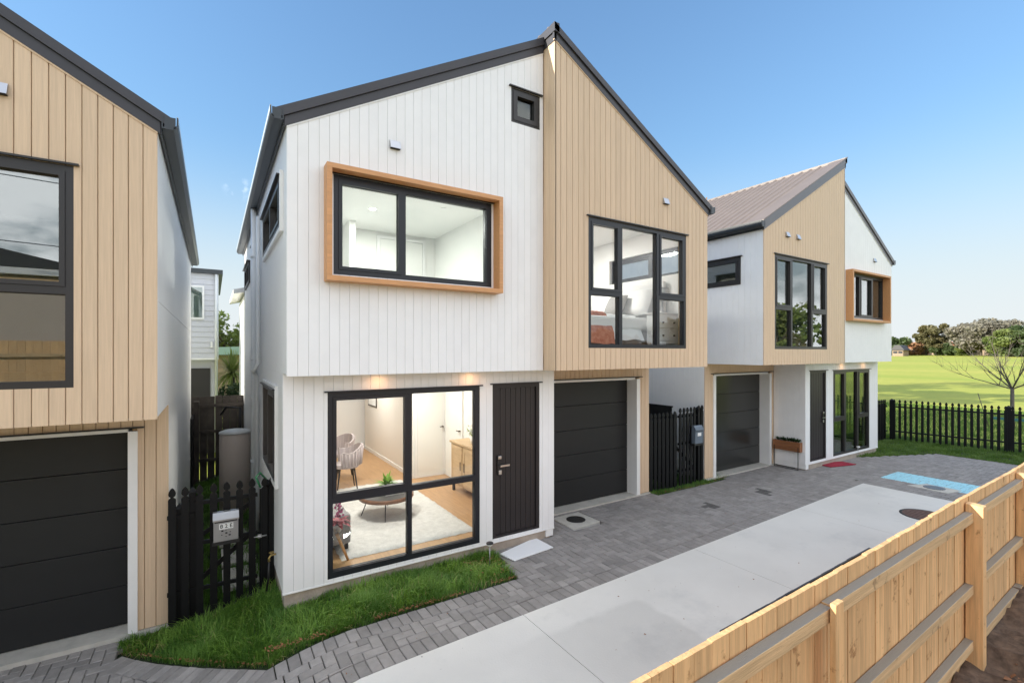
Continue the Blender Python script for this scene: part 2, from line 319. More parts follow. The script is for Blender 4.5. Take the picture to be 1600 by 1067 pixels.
def text_mesh(txt, size, fn, m, name, parent, **tags):
    cu = bpy.data.curves.new('lettering', 'FONT'); cu.body = txt; cu.size = size; cu.extrude = 0.0008; cu.offset = 0.0012; cu.resolution_u = 3; cu.align_x = 'CENTER'; cu.align_y = 'CENTER'
    ob = bpy.data.objects.new('lettering', cu); COL.objects.link(ob)
    dg = bpy.context.evaluated_depsgraph_get(); me = bpy.data.meshes.new_from_object(ob.evaluated_get(dg)); bpy.data.objects.remove(ob)
    for v in me.vertices: v.co = fn(v.co)
    me.materials.clear(); me.materials.append(m)
    o = bpy.data.objects.new(name, me); COL.objects.link(o); o.parent = parent; o.matrix_parent_inverse = parent.matrix_world.inverted(); tag(o, **tags); return o

def gz(x, y=5.0):
    """site level: flat driveway falling away towards the left-hand house"""
    t = max(0.0, min(1.0, (1.15-x)/1.9)); t = t*t*(3-2*t); return -0.36*t

# ------------------------------------------------------------------ cladding, walls and windows
def intervals(z0, z1, cuts):
    out = [(z0, z1)]
    for a, b in cuts:
        nx = []
        for p, q in out:
            if b <= p or a >= q: nx.append((p, q)); continue
            if a > p: nx.append((p, a))
            if b < q: nx.append((b, q))
        out = nx
    return [(p, q) for p, q in out if q-p > 1e-4]
def panel(mb, P, s0, s1, z0, ztop, holes=(), d0=-0.12, d1=0.0, extra=()):
    """flat wall with real openings; ztop(s) may slope; P(s,d,z)->xyz"""
    if not callable(ztop): zt = ztop; ztop = lambda s: zt
    cuts = sorted({s0, s1, *[h[0] for h in holes], *[h[1] for h in holes], *extra}); cuts = [c for c in cuts if s0-1e-6 <= c <= s1+1e-6]
    for a, b in zip(cuts, cuts[1:]):
        if b-a < 1e-5: continue
        m_ = (a+b)/2; hs = [(h[2], h[3]) for h in holes if h[0] < m_ < h[1]]
        for p, q in intervals(z0, 99, hs):
            if p >= min(ztop(a), ztop(b)) and q >= 99: continue
            ta, tb = (ztop(a), ztop(b)) if q >= 99 else (q, q)
            i = len(mb.v)
            mb.v += [tuple(P(*c)) for c in ((a, d0, p), (b, d0, p), (b, d1, p), (a, d1, p), (a, d0, ta), (b, d0, tb), (b, d1, tb), (a, d1, ta))]
            for f in ((0, 1, 2, 3), (4, 7, 6, 5), (0, 4, 5, 1), (1, 5, 6, 2), (2, 6, 7, 3), (3, 7, 4, 0)): mb.face([i+k for k in f])
    return mb
def clad(parent, P, edges, z0, ztop, m, holes=(), t=0.018, gap=0.0018, ch=0.0022, single=True, name='board', wide=None):
    if not callable(ztop): zt = ztop; ztop = lambda s: zt
    joined = MB()
    for A, B in zip(edges, edges[1:]):
        a0, b0 = A+gap/2, B-gap/2
        cuts = sorted({a0, b0, *[c for h in holes for c in (h[0], h[1]) if a0 < c < b0]})
        groups = []; prev = []
        for a, b in zip(cuts, cuts[1:]):
            if b-a < 0.002: continue
            m_ = (a+b)/2; hs = [(h[2], h[3]) for h in holes if h[0] < m_ < h[1]]
            la, lb = a == a0, b == b0
            prof = [(a, 0), (a, t-ch), (a+ch, t)] if la else [(a, 0), (a, t)]
            prof += [(b-ch, t), (b, t-ch), (b, 0)] if lb else [(b, t), (b, 0)]
            cur = []
            for p, q in intervals(z0, 99, hs):
                if q >= 99:
                    if p >= min(ztop(a), ztop(b))-0.005: continue
                    top = lambda s, d: ztop(s)
                else: top = q
                g = next((g for (p2, q2, g) in prev if p < q2 and q > p2), None)
                if g is None: g = MB() if single else joined; groups.append(g)
                g.prism(prof, lambda s, d, h: P(s, d, h), p, top); cur.append((p, q, g))
            prev = cur
        if single:
            for g in groups: g.build(name, m, parent)
    if not single and joined.v: joined.build(name, m, parent, kind='stuff')
def frange(a, b, st):
    n = max(1, round((b-a)/st)); return [a+(b-a)*i/n for i in range(n+1)]
def ring(mb, P, s0, s1, z0, z1, w, d0, d1):
    return panel(mb, P, s0, s1, z0, z1, [(s0+w, s1-w, z0+w, z1-w)], d0, d1)
def window(parent, P, s0, s1, z0, z1, cells, gl, fm, name='window', flash=True, proud=0.014, label=None, sashw=0.036, back=-0.07):
    """cells: (s0,s1,z0,z1,sash)"""
    w = panel(MB(), P, s0, s1, z0, z1, [c[:4] for c in cells], back, proud).build(name, fm, parent, label=label)
    for c in cells:
        a, b, p, q, sash = c
        e = 0.0
        if sash:
            ring(MB(), P, a+0.002, b-0.002, p+0.002, q-0.002, sashw, -0.05, proud+0.008).build('sash', fm, w); e = sashw
        panel(MB(), P, a+e, b-e, p+e, q-e, (), -0.032, -0.026).build('pane', gl, w)
        mb = MB(); ring(mb, P, a+e-0.001, b-e+0.001, p+e-0.001, q-e+0.001, 0.006, -0.025, -0.012 if sash else -0.004).build('glazing_bead', fm, w)
    if flash:
        panel(MB(), P, s0-0.035, s1+0.035, z1+0.001, z1+0.016, (), -0.02, proud+0.035).build('head_flashing', fm, w)
    return w
def vent(parent, P, s, z, w=0.15, h=0.125):
    v = panel(MB(), P, s-w/2, s+w/2, z-h/2, z+h/2, [(s-w/2+0.02, s+w/2-0.02, z-h/2+0.016, z+h/2-0.02)], -0.01, 0.012).build('wall_vent', M['satin'], parent)
    mb = MB(); a, b = s-w/2+0.018, s+w/2-0.018; p, q = z-h/2+0.02, z+h/2-0.016
    pr = [(0.0, q), (0.03, q), (0.062, p), (0.0, p)]
    mb.prism(pr, lambda d, zz, ss: P(ss, d, zz), a, b); mb.build('hood', M['steel'], v)
    panel(MB(), P, a+0.004, b-0.004, p-0.004, p-0.0005, (), 0.0, 0.058).build('grille', M['ink'], v)

def townhouse(ox, oy, oz, mir, label, loc, opt):
    mx = (lambda l: ox+6.25-l) if mir else (lambda l: ox+l)
    sg = -1 if mir else 1
    H = thing('townhouse', (mx(3.1), oy+6, oz), label, 'townhouse')
    Yw, Yt, Yg, Ys, Yd, Yb = 5.08+oy, 4.85+oy, 5.38+oy, 6.08+oy, 6.30+oy, 12.4+oy
    t = 0.018; Z = lambda z: z+oz
    F = lambda Y: (lambda s, d, z: (mx(s), Y+t-d, z))            # faces -Y ; d outward from backing
    S, W = 3.09, 6.25
    rw = lambda s: Z(4.835+0.565*s); rt = lambda s: Z(4.87+0.565*(W-s))
    det = opt.get('detail', 2)
    fm = M['alu2'] if opt.get('bronze') else M['alu']
    gl = opt.get('glass', M['glass'])
    # ---- openings
    uw = opt.get('uw', (0.437, 2.302)); bigw = opt.get('bigw', (0.438, 2.299)); dr = opt.get('door', (2.49, 3.245)); tw = opt.get('tw', (3.676, 5.708))
    ret = opt.get('ret', 3.50); g0, g1 = 3.86, 5.94
    Huw = (uw[0], uw[1], Z(3.418), Z(4.447)); Hsm = (2.59, 3.035, Z(5.54), Z(5.98))
    Hbig = (bigw[0], bigw[1], Z(0.165), Z(2.182)); Hdr = (dr[0], dr[1], Z(0.168), Z(2.193)); Htw = (tw[0], tw[1], Z(2.675), Z(4.452))
    small = opt.get('small', True)
    # ---- structural walls
    panel(MB(), F(Yw), 0.004, S, Z(2.40), rw, [Huw]+([Hsm] if small else []), -0.13, 0).build('front_wall', M['whitewall'], H)
    panel(MB(), F(Yt), S+0.02, W-0.02, Z(2.40), rt, [Htw], -0.13, 0).build('front_wall', M['timber_shade'], H)
    panel(MB(), F(Yg), 0.004, ret-0.02, Z(0.15), Z(2.40), [Hbig, Hdr], -0.13, 0).build('front_wall', M['whitewall'], H)
    panel(MB(), F(Ys), ret-0.02, W-0.02, Z(-0.05), Z(2.40), [(g0, g1, Z(-0.06), Z(2.165))], -0.13, 0).build('garage_wall', M['timber_shade'], H)
    # ---- claddings
    wb = frange(0.0, S, 0.0998)
    clad(H, F(Yw), wb, Z(2.38), lambda s: rw(s)+0.03, M['white'], [Huw]+([Hsm] if small else []), single=det > 1, name='board' if det > 1 else 'cladding')
    tb = [S+0.02, S+0.115]+frange(S+0.115, W-0.10, 0.0998)[1:]+[W]
    clad(H, F(Yt), tb, Z(2.38), lambda s: rt(s)+0.03, M['timber'], [Htw], single=det > 1, gap=0.0045, ch=0.004, name='board' if det > 1 else 'cladding')
    clad(H, F(Yg), frange(0.0, ret, 0.0998), Z(0.13), Z(2.384), M['white'], [Hbig, Hdr], single=det > 1, name='board' if det > 1 else 'cladding')
    clad(H, F(Ys), [ret+0.003]+frange(ret+0.08, W-0.11, 0.0998)+[W], Z(0.03), Z(2.384), M['timber'], [(g0-0.04, g1+0.04, Z(-1), Z(2.165))], single=det > 1, gap=0.0045, ch=0.004, name='board' if det > 1 else 'cladding')
    # white base sill strip under the ground cladding
    panel(MB(), F(Yg), -0.002, ret, Z(0.115), Z(0.129), (), -0.02, 0.024).build('base_flashing', M['trimwhite'], H)
    # return faces
    Rr = lambda s, d, z: (mx(S)-sg*(d-0.018), s, z)
    panel(MB(), Rr, Yt, Yw+0.02, Z(2.38), rt(S)+0.02, (), -0.02, 0.004).build('return_board', M['timber'], H)
    panel(MB(), Rr, Yt+0.10, Yt+0.13, Z(2.379), rt(S)+0.018, (), 0.004, 0.007).build('cover_strip', M['timber'], H)
    R2 = lambda s, d, z: (mx(ret)+sg*(d-0.018), s, z)
    panel(MB(), R2, Yg+0.002, Ys+0.02, Z(0.02), Z(2.385), (), -0.12, 0).build('return_wall', M['whitewall'], H)
    clad(H, R2, frange(Yg, Ys, 0.12), Z(0.13), Z(2.384), M['white'], single=False, name='return_cladding')
    # soffits under the overhang
    MB().box(mx(0.02), mx(ret-0.02), Yw+0.03, Yg-0.002, Z(2.386), Z(2.398)).build('soffit', M['trimwhite'], H)
    MB().box(mx(ret), mx(W-0.02), Yt+0.03, Ys-0.002, Z(2.3862), Z(2.3978)).build('soffit', M['trimwhite'], H)
    # foundation
    MB().box(mx(0.018), mx(ret-0.06), Yg+0.03, Yg+0.25, Z(-0.5), Z(0.1135)).build('foundation', M['block'], H)
    MB().box(mx(ret-0.02), mx(W), Ys-0.03, Yd+0.3, Z(-0.5), Z(0.022)).build('threshold', M['concslab'], H)
    # floor slabs, back wall
    MB().box(mx(0.15), mx(ret-0.15), Yg+0.15, Yb-0.15, Z(0.02), Z(0.17)).build('floor', M['oak'], H)
    MB().box(mx(0.15), mx(W-0.15), Yg+0.13, Yb-0.15, Z(2.44), Z(2.68)).build('floor', M['inwhite'], H)
    MB().box(mx(0.15), mx(W-0.15), Yw+0.18, Yb-0.15, Z(4.79), Z(4.82)).build('ceiling', M['inwhite'], H)
    PB = lambda s, d, z: (mx(s), Yb+d, z)
    backh = [(1.6, 3.2, Z(0.2), Z(2.2))] if opt.get('backopen') else []
    panel(MB(), PB, 0.0, W, Z(-0.5), lambda s: rw(s) if s < S else rt(s), backh, -0.13, 0, extra=(S-1e-4, S+1e-4)).build('back_wall', M['whitewall'], H)
    # side walls: s = world Y, d outward
    PL = lambda s, d, z: (mx(0.0)-sg*d, s, z); PR = lambda s, d, z: (mx(W)+sg*d, s, z)
    lh = opt.get('lholes', []); rh = opt.get('rholes', [])
    wallT = 0.14
    panel(MB(), PL, Yg+0.0195, Yb, Z(0.13), Z(2.40), [h for h in lh if h[2] < Z(2.4)], -wallT, 0).build('side_wall', M['whitewall'], H)
    panel(MB(), PL, Yw+0.0195, Yb, Z(2.401), Z(4.90), [h for h in lh if h[2] > Z(2.4)], -wallT, 0).build('side_wall', M['whitewall'], H)
    panel(MB(), PL, Yg+0.252, Yb, Z(-0.5), Z(0.129), (), -wallT, -0.02).build('foundation', M['block'], H)
    db = 0.019 if opt.get('rclad') else 0.0
    panel(MB(), PR, Ys+0.0195, Yb, Z(-0.4), Z(2.40), [h for h in rh if h[2] < Z(2.4)], -wallT, -db).build('side_wall', M['whitewall'], H)
    panel(MB(), PR, Yt+0.0195, Yb, Z(2.401), Z(4.90), [h for h in rh if h[2] > Z(2.4)], -wallT, -db).build('side_wall', M['whitewall'], H)
    if opt.get('rclad'):
        PRc = lambda s, d, z: (mx(W)+sg*(d-0.018), s, z)
        clad(H, PRc, frange(Yt+0.019, Yb, 0.12), Z(2.38), Z(4.93), M['white'], [h for h in rh if h[2] > Z(2.4)], single=False, name='side_cladding')
        clad(H, PRc, frange(Ys+0.019, Yb, 0.12), Z(0.0), Z(2.379), M['white'], single=False, name='side_cladding')
    else:   # sheet joint line
        panel(MB(), PR, Yt+0.05, Yb, Z(3.40), Z(3.412), (), 0.0, 0.004).build('sheet_joint', M['trimwhite'], H)
    # ---- garage trims and door
    jm = M['trimwhite']
    for a, b in ((g0-0.045, g0+0.035), (g1-0.035, g1+0.045)):
        MB().box(mx(a), mx(b), Ys-0.022, Yd+0.02, Z(0.0), Z(2.13)).build('garage_jamb', jm, H)
    MB().box(mx(g0+0.035), mx(g1-0.035), Ys+0.02, Yd+0.02, Z(2.12), Z(2.16)).build('garage_lintel', jm, H)
    MB().box(mx(g0-0.10), mx(g1+0.10), Ys-0.04, Ys+0.02, Z(2.161), Z(2.175)).build('head_flashing', M['alu'], H)
    gd = MB().box(mx(g0), mx(g1), Yd+0.042, Yd+0.06, Z(0.03), Z(2.15)).build('garage_door', M['garage'], H)
    gm = M['garagegloss'] if opt.get('gloss') else M['garage']
    for k in range(5):
        z = Z(0.032+k*0.418)
        MB().box(mx(g0+0.036), mx(g1-0.036), Yd, Yd+0.04, z, z+0.411).build('panel', gm, gd, bevel=0.003)
    # ---- entry door
    P = F(Yg); a, b, p, q = Hdr
    d = panel(MB(), P, a, b, p, q, [(a+0.05, b-0.05, p+0.03, q-0.05)], -0.10, 0.012).build('door_frame', M['door'], H)
    mb = MB(); e = frange(a+0.053, b-0.053, 0.082)
    for u, v in zip(e, e[1:]):
        mb.prism([(u+0.002, -0.05), (u+0.002, -0.016), (u+0.006, -0.012), (v-0.006, -0.012), (v-0.002, -0.016), (v-0.002, -0.05)], lambda s, dd, h: P(s, dd, h), p+0.034, q-0.054)
    panel(mb, P, a+0.053, b-0.053, p+0.034, q-0.054, (), -0.07, -0.03)
    lf = mb.build('door_leaf', M['door'], H)
    hs = a+0.11 if not opt.get('handle_right') else b-0.11
    hd = -1 if opt.get('handle_right') else 1
    panel(MB(), P, hs-0.03, hs+0.03, Z(0.99), Z(1.25), (), -0.012, 0.008).build('lock_plate', M['blackpl'], lf, bevel=0.004)
    panel(MB(), P, hs-0.024, hs+0.026, Z(1.205), Z(1.245), (), 0.008, 0.022).build('keypad', M['steel'], lf, bevel=0.004)
    panel(MB(), P, hs-0.015, hs+0.03, Z(1.0), Z(1.055), (), 0.008, 0.02).build('keyhole_cover', M['steel'], lf, bevel=0.004)
    mb = MB(); mb.tube([P(hs, 0.0, Z(1.12)), P(hs, 0.055, Z(1.12))], 0.011); panel(mb, P, hs-0.012, hs+0.012, Z(1.109), Z(1.131), (), 0.045, 0.062)
    panel(mb, P, min(hs, hs+hd*0.13), max(hs, hs+hd*0.13), Z(1.109), Z(1.131), (), 0.047, 0.06); mb.build('handle', M['steel'], lf)
    panel(MB(), P, a-0.035, b+0.035, q+0.001, q+0.016, (), -0.02, 0.05).build('head_flashing', M['door'], H)
    # ---- front windows
    x0, x1 = bigw; xm = x0+0.927
    if opt.get('big3'):
        c3 = [(x0+0.05, x0+0.60, Z(0.215), Z(0.975), 0), (x0+0.05, x0+0.60, Z(1.045), Z(2.135), 1), (x0+0.68, x0+1.27, Z(0.215), Z(2.135), 0), (x0+1.35, x1-0.05, Z(0.215), Z(0.975), 0), (x0+1.35, x1-0.05, Z(1.045), Z(2.135), 1)]
    else:
        c3 = [(x0+0.055, xm-0.025, Z(0.23), Z(0.972), 0), (x0+0.055, xm-0.025, Z(1.04), Z(2.13), 1), (xm+0.025, x1-0.062, Z(0.23), Z(0.972), 0), (xm+0.025, x1-0.062, Z(1.04), Z(2.13), 0)]
    window(H, F(Yg), x0, x1, Z(0.165), Z(2.182), c3, opt.get('gglass', gl), fm)
    x0, x1 = uw; xm = x0+0.74
    cu = [(x0+0.05, xm-0.02, Z(3.47), Z(4.395), 1), (xm+0.03, x1-0.07, Z(3.475), Z(4.375), 0)]
    if opt.get('uw3'): cu = [(x0+0.05, x0+0.58, Z(3.47), Z(4.395), 0), (x0+0.64, x0+1.25, Z(3.47), Z(4.395), 1), (x0+1.31, x1-0.05, Z(3.47), Z(4.395), 0)]
    window(H, F(Yw), x0, x1, Z(3.418), Z(4.447), cu, gl, fm)
    # projecting cedar box round it
    P = F(Yw); bx0, bx1 = opt.get('box', (0.345, 2.379)); bt = 0.05
    for (a, b, p, q) in ((bx0, bx1, 4.455, 4.503), (bx0, bx1, 3.335, 3.385)):
        panel(MB(), P, a, b, Z(p), Z(q), (), 0.0, 0.17).build('cedar_surround', M['cedar'], H)
    for (a, b) in ((bx0, bx0+bt), (bx1-bt, bx1)):
        panel(MB(), P, a, b, Z(3.386), Z(4.454), (), 0.0, 0.17).build('cedar_surround', M['cedar'], H)
    if small:
        window(H, F(Yw), Hsm[0], Hsm[1], Hsm[2], Hsm[3], [(Hsm[0]+0.03, Hsm[1]-0.03, Hsm[2]+0.03, Hsm[3]-0.03, 1)], M['glassg'], M['alu2'], sashw=0.06)
    x0, x1 = tw; mA, mB_ = x0+0.61, x0+1.39
    ct = [(x0+0.05, mA-0.03, Z(2.725), Z(3.40), 0), (x0+0.05, mA-0.03, Z(3.46), Z(4.40), 1), (mA+0.03, mB_-0.03, Z(2.725), Z(4.40), 0), (mB_+0.03, x1-0.05, Z(2.725), Z(3.42), 0), (mB_+0.03, x1-0.05, Z(3.48), Z(4.40), 1)]
    window(H, F(Yt), x0, x1, Z(2.675), Z(4.452), ct, opt.get('tglass', gl), fm)
    for (pl, s, z) in opt.get('vents', ()): vent(H, F(Yw) if pl == 'w' else F(Yt), s, Z(z))
    BG = M['barge_skylit'] if opt.get('gloss') else M['barge']
    # ---- roof: barge boards (lower board + upper flashing), sheets, ridge return, gutters
    PW, PT = F(Yw-0.018), F(Yt-0.018)
    def barge(P, s0, s1, fn, lo, hi, d0, d1, nm, m): return panel(MB(), lambda s, d, z: P(s, d, fn(s)+z), s0, s1, lo, hi, (), d0, d1).build(nm, m, H)
    fw = lambda s: Z(4.825+0.565*s); ft = lambda s: Z(4.86+0.565*(W-s))
    barge(PW, -0.02, S-0.003, fw, 0.0, 0.098, -0.018, 0.012, 'barge_board', BG)
    barge(PW, -0.10, S-0.003, fw, 0.100, 0.198, -0.05, 0.035, 'barge_flashing', BG)
    barge(PT, S-0.005, W+0.02, ft, 0.0, 0.098, -0.018, 0.012, 'barge_board', BG)
    barge(PT, S-0.01, W+0.10, ft, 0.100, 0.190, -0.05, 0.035, 'barge_flashing', BG)
    barge(PW, 0.0, S-0.002, fw, -0.016, -0.001, -0.018, 0.008, 'barge_bead', M['trimwhite'])
    barge(PT, S+0.002, W, ft, -0.016, -0.001, -0.018, 0.008, 'barge_bead', M['timber'])
    zr = ft(S)
    panel(MB(), Rr, Yt-0.012, Yw+0.1, zr-0.03, zr+0.075, (), -0.018, 0.012).build('ridge_return', BG, H)
    panel(MB(), Rr, Yt-0.035, Yb, zr+0.078, zr+0.190, (), -0.05, 0.03).build('ridge_flashing', M['roof' if opt.get('gloss') else 'barge'], H)
    rm = M['roof']
    for (P, s0, s1, fn, Yf) in ((lambda s, d, z: (mx(s), d, z), -0.08, S-0.012, fw, Yw-0.015), (lambda s, d, z: (mx(s), d, z), S-0.005, W+0.08, ft, Yt-0.015)):
        mb = MB(); y = Yf+0.012
        i = len(mb.v)
        # ribbed sheet: profile along Y extruded along the slope
        prof = []; yy = Yf+0.20 if opt.get('gloss') else Yf+0.05; top = []
        top.append((Yf+0.05, 0.186))
        while yy < Yb-0.25:
            top += [(yy, 0.178), (yy+0.05, 0.178), (yy+0.075, 0.205), (yy+0.10, 0.205), (yy+0.125, 0.178)]; yy += 0.20
        top.append((Yb+0.05, 0.178))
        prof = top+[(Yb+0.05, 0.11), (Yf+0.05, 0.11)]
        mb.prism(prof, lambda d, z, s: P(s, d, fn(s)+z), s0, s1)
        mb.build('roof', rm, H)
    if opt.get('gloss'):
        panel(MB(), lambda s, d, z: (mx(s), Yt-d, ft(s)+z), S-0.008, W+0.09, 0.190, 0.212, (), -0.24, 0.048).build('roof_flashing', M['roof'], H)
    def gutter(xl, zg, Y0, Y1, side):
        x = lambda d: mx(xl)+side*sg*d
        mb = MB(); pr = [(0.0, 0.11), (0.0, 0.0), (0.085, 0.0), (0.115, 0.035), (0.118, 0.112), (0.108, 0.112), (0.105, 0.04), (0.08, 0.012), (0.01, 0.012), (0.01, 0.11)]
        mb.prism(pr, lambda d, z, y: (x(d), y, zg+z), Y0, Y1)
        g = mb.build('gutter', M['gutter'], H)
        MB().box(x(0.02), x(0.10), Y0, Y0+0.004, zg+0.012, zg+0.105).build('end_cap', M['gutter'], g)
        MB().prism([(0.119, 0.06), (0.119, 0.118), (0.106, 0.118), (0.106, 0.113), (0.1185, 0.113)], lambda d, z, y: (x(d), y, zg+z), Y0+0.003, Y1-0.003).build('gutter_lip', M['gutter'] if opt.get('gloss') else M['gutter_lit'], g)
        MB().box(x(-0.02), x(0.0), Y0+0.06, Y1, zg-0.03, zg+0.08).build('fascia', M['gutter'], g)
    gutter(-0.03, Z(4.86), Yw-0.04, Yb+0.1, -1)
    gutter(W+0.03, Z(4.89), Yt-0.04, Yb+0.1, 1)
    return H, mx, dict(Yw=Yw, Yt=Yt, Yg=Yg, Ys=Ys, Yd=Yd, Yb=Yb, PL=PL, PR=PR, F=F)
def iwall(H, x0, x1, y0, y1, z0, z1, m=None, name='interior_wall', **k): return MB().box(x0, x1, y0, y1, z0, z1).build(name, m or M['inwhite'], H, **k)
def lamp_disc(H, x, y, z, m, r=0.045, power=0, size=0.3, col=(1, 0.93, 0.82), spot=False):
    o = MB().lathe([(r+0.012, z-0.004), (r+0.012, z), ], x, y, 16).build('downlight', M['trimwhite'], H)
    MB().lathe([(r, z-0.008), (r, z-0.004)], x, y, 16).build('lamp', m, o)
    if power:
        l = bpy.data.lights.new('lamp_light', 'SPOT' if spot else 'AREA'); l.energy = power; l.color = col
        if spot: l.spot_size = rad(95); l.spot_blend = 0.7; l.shadow_soft_size = 0.04
        else: l.shape = 'DISK'; l.size = size
        lo = bpy.data.objects.new('lamp_light', l); COL.objects.link(lo); lo.location = (x, y, z-0.03); lo.parent = o; lo.matrix_parent_inverse = o.matrix_world.inverted()

# ------------------------------------------------------------------ house B (centre)
LH = [(5.82, 7.30, 1.17, 2.195), (5.38, 7.30, 3.905, 4.425), (9.0, 9.35, 3.3, 4.42), (10.35, 11.75, 3.95, 4.36)]
RH = [(5.30, 6.98, 3.96, 4.43)]
B, mxB, gB = townhouse(0.61, 0, 0, False, 'central white and pale timber two storey townhouse with lit living room', None,
    dict(lholes=LH, rholes=RH, vents=[('w', 1.08, 4.885), ('t', 5.22, 4.91)], backopen=True))
for h in LH[:2]:
    m_ = (h[0]+h[1])/2
    window(B, gB['PL'], h[0], h[1], h[2], h[3], [(h[0]+0.05, m_-0.02, h[2]+0.05, h[3]-0.05, 1), (m_+0.03, h[1]-0.05, h[2]+0.05, h[3]-0.05, 0)], M['glass'], M['alu2'], proud=0.03)
    ring(MB(), gB['PL'], h[0]-0.05, h[1]+0.05, h[2]-0.05, h[3]+0.05, 0.046, 0.001, 0.035).build('window_architrave', M['trimwhite'], B)
for h in LH[2:]:
    m_ = (h[0]+h[1])/2
    window(B, gB['PL'], h[0], h[1], h[2], h[3], [(h[0]+0.05, m_-0.02, h[2]+0.05, h[3]-0.05, 0), (m_+0.02, h[1]-0.05, h[2]+0.05, h[3]-0.05, 0)], M['glassr'], M['alu2'], proud=0.03)
h = RH[0]
window(B, gB['PR'], h[0], h[1], h[2], h[3], [(h[0]+0.05, 5.95, h[2]+0.05, h[3]-0.05, 0), (6.02, h[1]-0.05, h[2]+0.05, h[3]-0.05, 1)], M['glass'], M['alu'])
# downpipe with bracket and rain head on the side wall
dp = MB().tube([(0.55, 8.45, 4.86), (0.55, 8.45, -0.1)], 0.045, 12).build('downpipe', M['pvc'], B)
for z in (4.1, 2.5, 1.9, 0.9): MB().box(0.50, 0.609, 8.40, 8.50, z, z+0.03).build('pipe_bracket', M['pvc'], dp)
pp = MB().tube([(0.565, 7.85, 4.6), (0.565, 7.85, 2.45), (0.5, 7.85, 2.35), (0.5, 8.1, 2.35), (0.565, 8.15, 2.25), (0.565, 8.15, -0.1)], 0.03, 10).build('waste_pipe', M['pvc'], B)
# low rear wing
rear = MB(); rear.box(0.63, 4.0, 12.42, 15.2, -0.3, 3.95); rear.build('rear_wing', M['whitewall'], B)
MB().prism([(0.40, 3.95), (4.1, 4.9), (4.1, 5.0), (0.40, 4.05)], lambda a, b, h: (a, h, b), 12.52, 15.4).build('rear_roof', M['trimwhite'], B)
# --- ground floor interior
iwall(B, 3.28, 3.40, 8.92, 12.2, 0.17, 2.44, M['inwall'])           # cream wall beside the hallway
iwall(B, 3.28, 3.97, 8.80, 8.918, 0.17, 2.44)                       # wall with the cupboard door
iwall(B, 3.955, 3.97, 5.53, 8.799, 0.17, 2.44)                      # right hand wall lining
iwall(B, 0.752, 0.765, 9.7, 12.2, 0.17, 2.44)
MB().box(0.77, 3.95, 5.54, 12.2, 2.42, 2.438).build('ceiling', M['inwhite'], B)
MB().box(3.262, 3.279, 8.80, 12.2, 0.171, 0.25).build('skirting', M['trimwhite'], B)
idr = MB().box(3.37, 3.93, 8.775, 8.80, 0.18, 2.2).build('interior_door', M['inwhite'], B, label='plain white cupboard door')
ring(MB(), lambda s, d, z: (s, 8.80-d, z), 3.32, 3.95, 0.172, 2.25, 0.045, 0, 0.03).build('door_architrave', M['trimwhite'], idr)
MB().box(3.82, 3.90, 8.71, 8.725, 1.13, 1.145).box(3.88, 3.895, 8.71, 8.775, 1.125, 1.15).build('door_handle', M['blackpl'], idr)
id2 = MB().box(3.93, 3.954, 7.95, 8.70, 0.18, 2.2).build('interior_door', M['inwhite'], B)
MB().box(3.88, 3.895, 8.02, 8.12, 1.13, 1.145).box(3.88, 3.93, 8.02, 8.035, 1.125, 1.15).build('door_handle', M['blackpl'], id2)
MB().box(0.78, 1.75, 11.3, 12.2, 0.172, 2.42).build('dark_partition', mat('dark_curtain', (0.10, 0.095, 0.085), 0.8, var=0.2, scale=3, stretch=(9, 9, 0.3)), B)
for (x, y) in ((1.7, 6.6), (2.9, 8.0)): lamp_disc(B, x, y, 2.419, M['whitelamp'], 0.04, 22, 0.5, col=(1, 0.95, 0.89))
lamp_disc(B, 2.4, 10.6, 2.419, M['whitelamp'], 0.04, 24, 0.5, col=(1, 0.97, 0.93))
# soffit lamps
for x in (1.59, 2.757): lamp_disc(B, x, 5.25, 2.385, M['warmlamp'], 0.03, 0.28, 0.05, (1, 0.45, 0.18))
# --- upstairs interiors
iwall(B, 3.62, 3.74, 5.22, 12.2, 2.681, 4.79)
iwall(B, 0.755, 3.619, 8.5, 8.6, 2.681, 4.79)
ud = MB().box(2.55, 3.35, 8.47, 8.499, 2.69, 4.66).build('interior_door', M['inwhite'], B)
ring(MB(), lambda s, d, z: (s, 8.5-d, z), 2.49, 3.41, 2.683, 4.72, 0.055, 0, 0.035).build('door_architrave', M['trimwhite'], ud)
iwall(B, 3.741, 6.7, 9.6, 9.7, 2.681, 4.79)
iwall(B, 1.9, 2.0, 8.0, 8.499, 2.681, 4.79)
lamp_disc(B, 2.05, 7.2, 4.789, M['whitelamp'], 0.045, 30, 0.6, col=(0.98, 1, 0.96))
lamp_disc(B, 2.95, 6.6, 4.789, M['trimwhite'], 0.03)
lamp_disc(B, 5.3, 7.0, 4.789, M['whitelamp'], 0.045, 36, 0.6, col=(1, 0.97, 0.92))
MB().box(3.76, 6.70, 5.2, 9.59, 2.681, 2.70).build('carpet', M['fabric'], B)

